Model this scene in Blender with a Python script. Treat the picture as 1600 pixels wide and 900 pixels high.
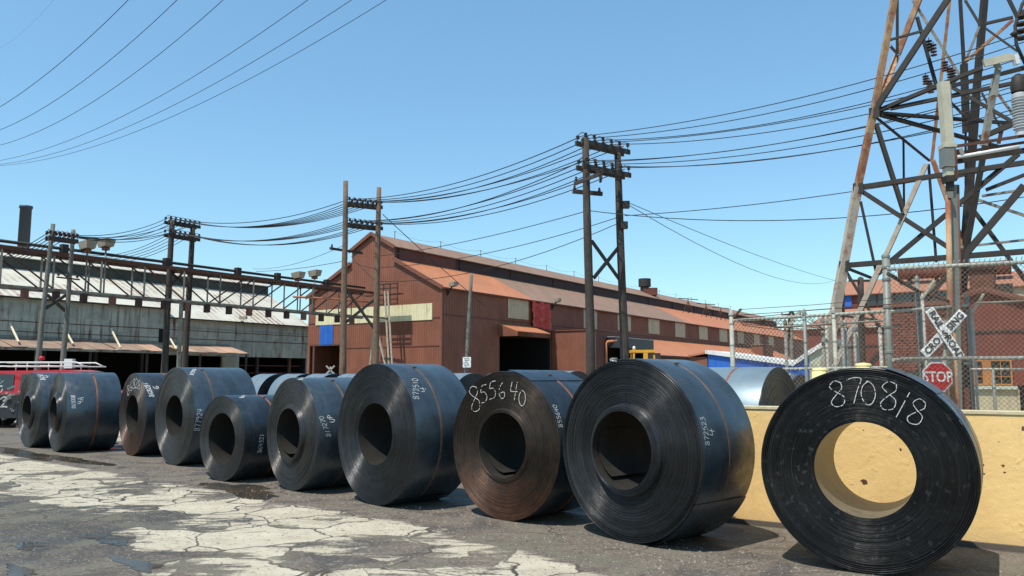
import bpy, math, random
from mathutils import Vector
random.seed(7)
SC = bpy.context.scene
COL = SC.collection
for o in list(bpy.data.objects): bpy.data.objects.remove(o)

# ---------------------------------------------------------------- camera, sky, sun, exposure
F = 1260.0; H = 1.8; PT = math.atan(138/1260)          # focal length in photo pixels, eye height, pitch
cam = bpy.data.cameras.new('camera'); cam_o = bpy.data.objects.new('camera', cam); COL.objects.link(cam_o)
cam_o.location = (0, 0, H); cam_o.rotation_euler = (math.pi/2 + PT, 0, 0)
cam.sensor_width = 36; cam.lens = F/1600*36; cam.clip_end = 5000; cam.clip_start = 0.05
SC.camera = cam_o
SUN_EL = math.radians(63); SUN_AZ = math.atan2(-0.65, -0.76)      # sun stands behind and left of the viewer
W = bpy.data.worlds.new('World'); SC.world = W; W.use_nodes = True
nt = W.node_tree; nt.nodes.clear()
sky = nt.nodes.new('ShaderNodeTexSky'); sky.sky_type = 'NISHITA'; sky.sun_disc = False
sky.sun_elevation = SUN_EL; sky.sun_rotation = SUN_AZ
sky.air_density = 1.0; sky.dust_density = 0.5; sky.ozone_density = 1.6; sky.altitude = 0
bg = nt.nodes.new('ShaderNodeBackground'); bg.inputs[1].default_value = 0.15
ow = nt.nodes.new('ShaderNodeOutputWorld')
tn = nt.nodes.new('ShaderNodeMix'); tn.data_type = 'RGBA'; tn.blend_type = 'MULTIPLY'; tn.inputs[0].default_value = 1.0; 
tc = nt.nodes.new('ShaderNodeTexCoord'); sx = nt.nodes.new('ShaderNodeSeparateXYZ'); mr = nt.nodes.new('ShaderNodeMapRange'); gt = nt.nodes.new('ShaderNodeMix'); gt.data_type = 'RGBA'
nt.links.new(tc.outputs['Generated'], sx.inputs[0]); nt.links.new(sx.outputs[2], mr.inputs[0]); mr.inputs[1].default_value = 0; mr.inputs[2].default_value = .5
gt.inputs[6].default_value = (.71, .88, .9, 1); gt.inputs[7].default_value = (.97, 1.27, 1.23, 1)
nt.links.new(mr.outputs[0], gt.inputs[0]); nt.links.new(gt.outputs[2], tn.inputs[7])
nt.links.new(sky.outputs[0], tn.inputs[6]); nt.links.new(tn.outputs[2], bg.inputs[0]); nt.links.new(bg.outputs[0], ow.inputs[0])
sl = bpy.data.lights.new('sun', 'SUN'); sl.energy = 5.0; sl.angle = math.radians(0.5); sl.color = (1, .94, .84)
so = bpy.data.objects.new('sun', sl); COL.objects.link(so)
sd = Vector((math.sin(SUN_AZ)*math.cos(SUN_EL), math.cos(SUN_AZ)*math.cos(SUN_EL), math.sin(SUN_EL)))
so.rotation_euler = sd.to_track_quat('Z', 'Y').to_euler(); so.location = (-20, -20, 60)
SC.view_settings.view_transform = 'Standard'; SC.view_settings.look = 'None'
SC.view_settings.exposure = 0.25; SC.view_settings.gamma = 1.0; SC.view_settings.use_curve_mapping = False

# ---------------------------------------------------------------- measuring helpers (photo pixel -> point on a real plane)
TH = math.atan(835*math.cos(PT)/1260)
AX = (math.sin(TH), math.cos(TH)); BX = (AX[1], -AX[0])       # A: along the mills, B: across them
def ray(px, py):
    u = (px-800)/F; v = (450-py)/F
    return (u, math.cos(PT)-v*math.sin(PT), math.sin(PT)+v*math.cos(PT))
def Upl(px, py, nx, ny, c):
    r = ray(px, py); t = c/(nx*r[0]+ny*r[1]); return Vector((r[0]*t, r[1]*t, H+r[2]*t))
def Ub(px, py, b): return Upl(px, py, BX[0], BX[1], b)
def Ua(px, py, a): return Upl(px, py, AX[0], AX[1], a)
def Uy(px, py, y): return Upl(px, py, 0, 1, y)
def Uz(px, py, z):
    r = ray(px, py); t = (z-H)/r[2]; return Vector((r[0]*t, r[1]*t, z))
def ab(p): return (p[0]*AX[0]+p[1]*AX[1], p[0]*BX[0]+p[1]*BX[1], p[2])
def P(a, b, z): return Vector((a*AX[0]+b*BX[0], a*AX[1]+b*BX[1], z))

# ---------------------------------------------------------------- object helpers
def rootloc(o):
    v = Vector((0, 0, 0))
    while o is not None:
        v = v + o.location; o = o.parent
    return v
def tag(o, label=None, cat=None, group=None, kind=None):
    if label: o['label'] = label
    if cat: o['category'] = cat
    if group: o['group'] = group
    if kind: o['kind'] = kind
    return o
def empty(name, loc, label, cat, group=None):
    o = bpy.data.objects.new(name, None); COL.objects.link(o); o.location = loc; o.empty_display_size = .2
    return tag(o, label, cat, group)
class MB:
    def __init__(s): s.v = []; s.f = []; s.sm = []; s.mi = []; s.m = 0
    def poly(s, pts, smooth=False):
        n = len(s.v); s.v += [tuple(p) for p in pts]; s.f.append(tuple(range(n, n+len(pts)))); s.sm.append(smooth); s.mi.append(s.m)
    def hexa(s, p):        # p: 8 corners, bottom 4 then top 4
        n = len(s.v); s.v += [tuple(q) for q in p]
        for q in ((3,2,1,0),(4,5,6,7),(0,1,5,4),(1,2,6,5),(2,3,7,6),(3,0,4,7)):
            s.f.append(tuple(n+i for i in q)); s.sm.append(False); s.mi.append(s.m)
    def box(s, x0, x1, y0, y1, z0, z1):
        s.hexa([(x0,y0,z0),(x1,y0,z0),(x1,y1,z0),(x0,y1,z0),(x0,y0,z1),(x1,y0,z1),(x1,y1,z1),(x0,y1,z1)])
    def abox(s, a0, a1, b0, b1, z0, z1):
        s.hexa([P(a0,b0,z0),P(a0,b1,z0),P(a1,b1,z0),P(a1,b0,z0),P(a0,b0,z1),P(a0,b1,z1),P(a1,b1,z1),P(a1,b0,z1)])
    def beam(s, p, q, w, h=None, side=None):
        p = Vector(p); q = Vector(q); d = (q-p)
        if d.length < 1e-6: return
        d.normalize(); h = h or w
        up = Vector((0,0,1)) if abs(d.z) < .95 else Vector((0,1,0))
        x = Vector(side).normalized() if side is not None else d.cross(up).normalized()
        y = x.cross(d).normalized(); x = d.cross(y)
        c = [(-w/2,-h/2),(w/2,-h/2),(w/2,h/2),(-w/2,h/2)]
        s.hexa([p+x*i+y*j for i,j in c]+[q+x*i+y*j for i,j in c])
    def angle(s, p, q, w, t=None, flip=1):   # rolled steel angle: two flanges
        p = Vector(p); q = Vector(q); d = (q-p).normalized(); t = t or w*.14
        up = Vector((0,0,1)) if abs(d.z) < .95 else Vector((0,1,0))
        x = d.cross(up).normalized()*flip; y = x.cross(d).normalized()*flip
        for (i0,i1,j0,j1) in ((-w/2,w/2,-w/2,-w/2+t),(-w/2,-w/2+t,-w/2+t,w/2)):
            c = [(i0,j0),(i1,j0),(i1,j1),(i0,j1)]
            s.hexa([p+x*i+y*j for i,j in c]+[q+x*i+y*j for i,j in c])
    def tube(s, pts, r, n=8, caps=True, smooth=True):
        pts = [Vector(p) for p in pts]; rs = r if isinstance(r, (list, tuple)) else [r]*len(pts)
        prev = None; base = len(s.v)
        for i, p in enumerate(pts):
            d = (pts[min(i+1, len(pts)-1)]-pts[max(i-1, 0)]).normalized()
            if prev is None:
                up = Vector((0,0,1)) if abs(d.z) < .9 else Vector((1,0,0)); x = d.cross(up).normalized()
            else: x = (prev-d*prev.dot(d)).normalized()
            prev = x; y = d.cross(x)
            for k in range(n):
                a = 2*math.pi*k/n; s.v.append(tuple(p+(x*math.cos(a)+y*math.sin(a))*rs[i]))
        for i in range(len(pts)-1):
            for k in range(n):
                a = base+i*n+k; b = base+i*n+(k+1) % n
                s.f.append((a, b, b+n, a+n)); s.sm.append(smooth); s.mi.append(s.m)
        if caps:
            s.f.append(tuple(base+k for k in range(n))[::-1]); s.sm.append(False); s.mi.append(s.m)
            e = base+(len(pts)-1)*n
            s.f.append(tuple(e+k for k in range(n))); s.sm.append(False); s.mi.append(s.m)
    def lathe(s, prof, c, axis='Z', n=24, smooth=True, closed=False):   # prof: (r, h)
        base = len(s.v); m = len(prof)
        for r, h in prof:
            for k in range(n):
                a = 2*math.pi*k/n; x, y = r*math.cos(a), r*math.sin(a)
                s.v.append((c[0]+x, c[1]+y, c[2]+h) if axis == 'Z' else ((c[0]+x, c[1]+h, c[2]+y) if axis == 'Y' else (c[0]+h, c[1]+x, c[2]+y)))
        for i in range(m-1):
            for k in range(n):
                a = base+i*n+k; b = base+i*n+(k+1) % n
                q = (a, b, b+n, a+n)
                s.f.append(q if axis != 'Y' else q[::-1]); s.sm.append(smooth); s.mi.append(s.m)
    def build(s, name, mat, parent=None, label=None, cat=None, group=None, kind=None, loc=None):
        off = rootloc(parent) if parent is not None else Vector(loc or (0,0,0))
        me = bpy.data.meshes.new(name); me.from_pydata([(v[0]-off.x, v[1]-off.y, v[2]-off.z) for v in s.v], [], s.f)
        ms = mat if isinstance(mat, (list, tuple)) else [mat]
        for m in ms: me.materials.append(m)
        me.polygons.foreach_set('use_smooth', s.sm); me.polygons.foreach_set('material_index', s.mi)
        me.update()
        o = bpy.data.objects.new(name, me); COL.objects.link(o)
        if parent is not None: o.parent = parent
        else: o.location = off
        return tag(o, label, cat, group, kind)
def copy_tree(o, parent=None):
    c = o.copy(); COL.objects.link(c); c.parent = parent
    for ch in [x for x in bpy.data.objects if x.parent == o]: copy_tree(ch, c)
    return c

# ---------------------------------------------------------------- materials
class NT:
    def __init__(s, name):
        s.mat = bpy.data.materials.new(name); s.mat.use_nodes = True; s.t = s.mat.node_tree; s.t.nodes.clear()
        s.out = s.n('ShaderNodeOutputMaterial'); s.b = s.n('ShaderNodeBsdfPrincipled'); s.l(s.b.outputs[0], s.out.inputs[0])
    def n(s, t, **k):
        x = s.t.nodes.new(t)
        for a, v in k.items(): setattr(x, a, v)
        return x
    def l(s, a, b): s.t.links.new(a, b)
    def math(s, op, a, b=None, c=None, clamp=False):
        x = s.n('ShaderNodeMath', operation=op, use_clamp=clamp)
        for i, v in enumerate((a, b, c)):
            if v is None: continue
            if isinstance(v, (int, float)): x.inputs[i].default_value = v
            else: s.l(v, x.inputs[i])
        return x.outputs[0]
    def ramp(s, v, a, b, c0=0.0, c1=1.0):
        x = s.n('ShaderNodeMapRange'); x.clamp = True; s.l(v, x.inputs[0])
        x.inputs[1].default_value = a; x.inputs[2].default_value = b; x.inputs[3].default_value = c0; x.inputs[4].default_value = c1
        return x.outputs[0]
    def mix(s, f, a, b):
        x = s.n('ShaderNodeMix', data_type='RGBA')
        if isinstance(f, (int, float)): x.inputs[0].default_value = f
        else: s.l(f, x.inputs[0])
        for i, v in ((6, a), (7, b)):
            if isinstance(v, tuple): x.inputs[i].default_value = (*v, 1)[:4]
            else: s.l(v, x.inputs[i])
        return x.outputs[2]
    def co(s, obj=False, sc=(1,1,1), rot=(0,0,0)):
        if obj: c = s.n('ShaderNodeTexCoord').outputs['Object']
        else: c = s.n('ShaderNodeNewGeometry').outputs['Position']
        m = s.n('ShaderNodeMapping'); m.inputs['Scale'].default_value = sc; m.inputs['Rotation'].default_value = rot
        s.l(c, m.inputs[0]); return m.outputs[0]
    def noise(s, v, scale, det=5, rough=.6, dist=0):
        x = s.n('ShaderNodeTexNoise'); x.inputs['Scale'].default_value = scale; x.inputs['Detail'].default_value = det
        x.inputs['Roughness'].default_value = rough; x.inputs['Distortion'].default_value = dist
        s.l(v, x.inputs['Vector']); return x.outputs[0]
    def bump(s, h, strength, dist=.02):
        x = s.n('ShaderNodeBump'); x.inputs['Strength'].default_value = strength; x.inputs['Distance'].default_value = dist
        s.l(h, x.inputs['Height']); s.l(x.outputs[0], s.b.inputs['Normal']); return x
    def set(s, **k):
        for a, v in k.items(): s.b.inputs[a.replace('_', ' ')].default_value = v
def pm(name, col, rough=.75, metal=0.0, var=.2, scale=1.5, dirt=None, damt=.5, dscale=1.0, streak=0, scol=(.12,.04,.02), sthr=.55, bump=.15, bscale=25, obj=False, spec=.4, sheet=0, sw=.95, sh=2.7):
    m = NT(name); v = m.co(obj)
    n1 = m.noise(v, scale, 6, .65)
    dark = tuple(c*(1-var) for c in col); lite = tuple(min(1, c*(1+var)) for c in col)
    c = m.mix(m.ramp(n1, .3, .7), dark, lite)
    if dirt:
        n2 = m.noise(v, dscale, 7, .7)
        c = m.mix(m.ramp(n2, 1-damt, 1-damt+.14), c, dirt)
    if streak:
        vs = m.co(obj, (1, 1, .06)); n3 = m.noise(vs, streak, 4, .7); n4 = m.noise(v, .35, 3)
        f = m.math('MULTIPLY', m.ramp(n3, sthr, sthr+.13), m.ramp(n4, .35, .62))
        c = m.mix(f, c, scol)
    if sheet:      # every sheet of cladding weathered a little differently
        g = m.n('ShaderNodeNewGeometry').outputs['Position']; d = m.n('ShaderNodeVectorMath', operation='DOT_PRODUCT'); m.l(g, d.inputs[0]); d.inputs[1].default_value = (AX[0]+BX[0], AX[1]+BX[1], 0)
        sz = m.n('ShaderNodeSeparateXYZ'); m.l(g, sz.inputs[0])
        cell = m.math('ADD', m.math('FLOOR', m.math('MULTIPLY', d.outputs['Value'], 1/sw)), m.math('MULTIPLY', m.math('FLOOR', m.math('MULTIPLY', sz.outputs[2], 1/sh)), 17.3))
        wn = m.n('ShaderNodeTexWhiteNoise', noise_dimensions='1D'); m.l(cell, wn.inputs['W'])
        hs = m.n('ShaderNodeHueSaturation'); m.l(m.ramp(wn.outputs['Value'], 0, 1, 1-sheet, 1+sheet), hs.inputs['Value']); m.l(c, hs.inputs['Color']); c = hs.outputs[0]
    m.l(c, m.b.inputs['Base Color']); m.set(Roughness=rough, Metallic=metal)
    m.b.inputs['Specular IOR Level'].default_value = spec
    if bump: m.bump(m.noise(v, bscale, 5, .7), bump, .02)
    return m.mat
M = {}
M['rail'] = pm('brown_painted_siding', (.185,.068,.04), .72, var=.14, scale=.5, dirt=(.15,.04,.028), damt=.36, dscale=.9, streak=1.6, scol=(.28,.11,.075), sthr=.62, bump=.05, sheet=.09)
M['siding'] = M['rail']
M['shade_siding'] = pm('maroon_shade_siding', (.115,.036,.027), .75, var=.15, scale=.4, dirt=(.085,.026,.02), damt=.4, dscale=.7, bump=.05, sheet=.08)  # darker siding copy: shade painted into annexe side and monitor, plain maroon elsewhere
M['monitor'] = pm('shade_dark_monitor_wall', (.04,.02,.018), .8, var=.2, scale=.4, bump=.1)  # shade on the monitor wall, put into a near-black base colour
M['orange'] = pm('orange_painted_roof', (.4,.155,.068), .6, var=.08, scale=.25, dirt=(.34,.115,.05), damt=.33, dscale=.5, streak=1.2, scol=(.33,.1,.045), bump=.04, sheet=.05)
M['dustyroof'] = pm('dusty_orange_roof', (.3,.135,.08), .7, var=.1, scale=.3, dirt=(.22,.1,.065), damt=.42, dscale=.5, bump=.04)
M['tan'] = pm('tan_weathered_roof', (.225,.137,.092), .7, var=.08, scale=.25, dirt=(.19,.11,.075), damt=.4, dscale=.4, bump=.04, sheet=.05)
M['trim'] = pm('brown_trim', (.155,.057,.036), .6, var=.15)
M['cream'] = pm('cream_fibreglass_panel', (.6,.56,.36), .5, var=.12, scale=1.2, dirt=(.38,.34,.2), damt=.42, dscale=1.2, streak=3, scol=(.3,.24,.12), bump=.03)
M['dim_panel'] = pm('dull_fibreglass_panel', (.42,.34,.22), .6, var=.12, scale=1.0, streak=2, scol=(.25,.18,.1), bump=.03)
M['blue'] = pm('blue_painted_sheet', (.02,.11,.42), .55, var=.12, scale=1, dirt=(.015,.07,.27), damt=.35, bump=.03)
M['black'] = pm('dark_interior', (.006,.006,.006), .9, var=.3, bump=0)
M['whitewall'] = pm('grey_green_rusty_siding', (.31,.33,.275), .7, var=.22, scale=.35, dirt=(.19,.12,.07), damt=.43, dscale=.9, streak=1.7, scol=(.1,.045,.025), sthr=.5, bump=.1, sheet=.13, sh=1.45)
M['whiteroof'] = pm('white_rusty_roof', (.48,.46,.38), .6, var=.08, scale=.3, dirt=(.52,.45,.35), damt=.36, dscale=.35, streak=0, bump=.05)
M['rust'] = pm('rusty_steel', (.095,.04,.025), .85, var=.35, scale=3, dirt=(.06,.03,.02), damt=.45, dscale=2, bump=.3)
M['beamgrey'] = pm('grey_rusting_steel', (.2,.2,.17), .8, var=.3, scale=2, dirt=(.14,.055,.03), damt=.5, dscale=1.2, bump=.2)
M['darksteel'] = pm('dark_weathered_steel', (.026,.021,.017), .7, var=.35, scale=2, dirt=(.06,.03,.02), damt=.42, dscale=1.5, bump=.2)
M['palesteel'] = pm('pale_peeling_steel', (.34,.29,.23), .8, var=.22, scale=2, dirt=(.24,.1,.05), damt=.46, dscale=2.2, bump=.25)
M['rustpale'] = pm('orange_rust_peeling_paint', (.32,.2,.11), .8, var=.3, scale=1.2, dirt=(.2,.065,.03), damt=.54, dscale=.9, bump=.3)
M['wood'] = pm('weathered_brown_pole_wood', (.14,.095,.065), .9, var=.3, scale=3, streak=9, scol=(.05,.035,.025), sthr=.5, bump=.4)
M['woodgrey'] = pm('grey_pole_wood', (.13,.125,.11), .9, var=.25, scale=3, streak=9, scol=(.08,.07,.06), sthr=.5, bump=.4)
M['wooddark'] = pm('tarred_pole_wood', (.04,.032,.026), .85, var=.35, scale=3, streak=9, scol=(.1,.085,.07), sthr=.52, bump=.5)
M['wire'] = pm('black_cable', (.012,.012,.012), .6, bump=0)
M['porcelain'] = pm('dark_porcelain', (.05,.03,.025), .25, bump=0)
M['silver'] = pm('galvanised_steel', (.35,.35,.32), .5, .4, var=.2, scale=6, dirt=(.25,.2,.14), damt=.42, dscale=3, bump=.2)
M['galvpale'] = pm('pale_galvanised_pipe', (.3,.3,.255), .6, 0, var=.25, scale=9, dirt=(.25,.19,.13), damt=.42, dscale=7, bump=.4)
M['greypaint'] = pm('grey_green_painted_pipe', (.16,.17,.15), .5, var=.12, scale=3, dirt=(.16,.16,.14), damt=.35, dscale=4, bump=.1)
M['mesh'] = pm('chain_link_wire', (.17,.135,.1), .6, .2, var=.3, scale=4, dirt=(.15,.09,.06), damt=.5, dscale=1.5, bump=0)
M['creampaint'] = pm('cream_painted_steel', (.43,.4,.3), .6, var=.15, scale=3, dirt=(.36,.3,.2), damt=.42, dscale=2.5, bump=.15)
M['lamp_box'] = pm('beige_lamp_housing', (.26,.22,.17), .6, var=.2, scale=2, bump=.1)
M['lens'] = pm('lamp_glass', (.3,.3,.28), .15, bump=0)
M['brownbox'] = pm('brown_box', (.045,.022,.018), .8, var=.3, bump=.1)
M['tarp'] = pm('red_tarpaulin', (.42,.03,.02), .45, var=.2, scale=1, bump=.1)
M['canopy'] = pm('tan_canopy_sheet', (.26,.18,.13), .7, var=.2, scale=.6, dirt=(.2,.13,.1), damt=.45, dscale=.8, bump=.08)
M['canopy2'] = pm('peach_canopy_sheet', (.4,.25,.17), .7, var=.15, scale=.6, bump=.08)
M['paleyellow'] = pm('pale_yellow_paint', (.6,.5,.22), .6, var=.08, bump=.08)
M['palewood'] = pm('pale_timber', (.6,.54,.38), .8, var=.15, bump=.1)
M['brick'] = pm('brick_face', (.17,.06,.042), .9, var=.4, scale=4, dirt=(.3,.2,.17), damt=.36, dscale=2.5, bump=.3)
M['mortar'] = pm('dark_mortar', (.06,.045,.04), .95, bump=.2)
M['redwall'] = pm('red_streaked_siding', (.14,.035,.022), .75, var=.2, scale=.8, streak=5, scol=(.32,.2,.16), sthr=.6, bump=.1)
M['orangetrim'] = pm('orange_window_trim', (.4,.16,.045), .6, bump=.05)
M['glass'] = pm('dark_window_glass', (.03,.035,.03), .12, bump=0, spec=.6)
M['beigewall'] = pm('beige_base_wall', (.4,.34,.21), .8, var=.15, scale=1, streak=3, scol=(.3,.22,.12), bump=.15)
M['greenish'] = pm('pale_green_siding', (.4,.42,.32), .7, var=.1, bump=.05)
M['whitepaint'] = pm('white_paint', (.6,.6,.58), .5, var=.04, bump=.03)
M['signwhite'] = pm('sign_white_sheet', (.75,.75,.72), .45, var=.07, scale=5, dirt=(.5,.46,.4), damt=.36, dscale=7, bump=.03)
M['signblack'] = pm('sign_black_lettering', (.02,.02,.02), .5, bump=0)
M['signred'] = pm('sign_red_sheet', (.5,.012,.018), .4, var=.08, bump=.02)
M['chalk'] = pm('white_chalk', (.5,.5,.48), .9, var=.1, scale=40, bump=0)
M['strap'] = pm('rusty_strap', (.22,.085,.035), .55, .3, var=.3, scale=6, obj=True, bump=.1)
M['strapdark'] = pm('dark_strap', (.12,.08,.055), .5, .3, var=.3, scale=6, obj=True, bump=.1)
M['redpaint'] = pm('red_car_paint', (.4,.012,.016), .25, var=.06, bump=0, spec=.6)
M['tyre'] = pm('tyre_rubber', (.02,.02,.02), .9, bump=.2)
M['yellowmach'] = pm('yellow_machine_paint', (.6,.3,.02), .5, var=.1, bump=.05)
M['darkplastic'] = pm('dark_plastic', (.025,.025,.027), .5, bump=.05)

def rust_roof():       # white sheet roof with rust running down the sheet laps
    m = NT('white_roof_with_rusty_laps'); v = m.co()
    n1 = m.noise(v, .35, 6, .65); c = m.mix(m.ramp(n1, .3, .7), (.44,.42,.34), (.54,.52,.44))
    # coordinate along the building -> narrow vertical bands
    sep = m.n('ShaderNodeVectorMath', operation='DOT_PRODUCT'); g = m.n('ShaderNodeNewGeometry'); m.l(g.outputs['Position'], sep.inputs[0])
    sep.inputs[1].default_value = (AX[0], AX[1], 0)
    w = m.math('FRACT', m.math('MULTIPLY', sep.outputs['Value'], 1/0.95))
    band = m.ramp(m.math('ABSOLUTE', m.math('SUBTRACT', w, .5)), .2, .34, 1, 0)
    n2 = m.noise(v, .16, 4, .6); n3 = m.noise(v, 1.4, 4, .7)
    f = m.math('MULTIPLY', m.math('MULTIPLY', band, m.ramp(n2, .44, .6)), m.ramp(n3, .3, .55))
    c = m.mix(m.math('MULTIPLY', f, .85), c, (.2,.1,.06)); m.l(c, m.b.inputs['Base Color']); m.set(Roughness=.65)
    return m.mat
M['rustroof'] = rust_roof()

def steel(name, base, rough, rust=0.0, speck=0.0, aniso=0.0, face=True, tint=(1,1,1)):
    m = NT(name); v = m.co(True)
    n1 = m.noise(v, 2.2, 6, .6); n2 = m.noise(v, 9, 4, .6)
    d = tuple(base*.65*t for t in tint); l = tuple(base*1.3*t for t in tint)
    c = m.mix(m.ramp(n1, .3, .7), d, l)
    sep = m.n('ShaderNodeSeparateXYZ'); m.l(m.n('ShaderNodeTexCoord').outputs['Object'], sep.inputs[0])
    if not face:
        vb = m.co(True, (1, 5, 1)); c = m.mix(m.math('MULTIPLY', m.ramp(m.noise(vb, 1.3, 4, .6), .5, .62), .5), c, tuple(base*1.45*t for t in tint)); c = m.mix(m.math('MULTIPLY', m.ramp(m.noise(m.co(True, (3,1,.5)), 5, 5, .7), .62, .72), .4), c, (.11,.06,.035))
    low = m.ramp(sep.outputs[2], .05, 1.1, 1, 0)
    if rust > 0:
        n3 = m.noise(v, 2.6, 8, .7)
        f = m.math('MULTIPLY', m.ramp(m.math('ADD', n3, m.math('MULTIPLY', low, .5*rust)), .6, .9), min(1, rust))
        c = m.mix(f, c, (.16,.06,.025))
        m.l(m.math('SUBTRACT', .62, m.math('MULTIPLY', f, .55)), m.b.inputs['Metallic'])
    else: m.set(Metallic=.62)
    if speck > 0:
        n5 = m.noise(v, 16, 3, .5); n6 = m.noise(v, 1.6, 3)
        f = m.math('MULTIPLY', m.ramp(n5, .58, .66), m.ramp(n6, .38, .6, .15, 1))
        c = m.mix(m.math('MULTIPLY', f, speck), c, (.24,.25,.26))
    m.l(c, m.b.inputs['Base Color'])
    m.l(m.ramp(n2, .3, .7, rough-.07, rough+.1), m.b.inputs['Roughness'])
    if not face:
        m.b.inputs['IOR'].default_value = 1.85
        if not rust: m.set(Metallic=.3)
    if face:
        gs = m.n('ShaderNodeSeparateXYZ'); m.l(m.n('ShaderNodeTexCoord').outputs['Generated'], gs.inputs[0])
        dx = m.math('SUBTRACT', gs.outputs[0], .5); dz = m.math('SUBTRACT', gs.outputs[2], .5)
        rr = m.math('SQRT', m.math('ADD', m.math('MULTIPLY', dx, dx), m.math('MULTIPLY', dz, dz)))
        cx = m.n('ShaderNodeCombineXYZ'); m.l(rr, cx.inputs[0]); m.l(m.math('MULTIPLY', dx, .02), cx.inputs[1]); m.l(m.math('MULTIPLY', dz, .02), cx.inputs[2])
        rn = m.noise(cx.outputs[0], 190, 4, .75); rn2 = m.noise(cx.outputs[0], 45, 3, .6)
        c = m.mix(m.ramp(rn, .3, .68, .62, 0), c, (.006,.006,.007)); c = m.mix(m.ramp(rn2, .55, .7, 0, .14), c, (.16,.155,.15) if not rust else (.13,.075,.045))
        m.l(c, m.b.inputs['Base Color'])
    if aniso:
        m.set(Anisotropic=aniso)
        m.b.inputs['Anisotropic Rotation'].default_value = .25
        t = m.n('ShaderNodeTangent', direction_type='RADIAL', axis='Y'); m.l(t.outputs[0], m.b.inputs['Tangent'])
    if face: m.bump(rn, .55, .006)
    else: m.bump(m.noise(v, 30, 4, .6), .06, .01)
    return m.mat
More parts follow.
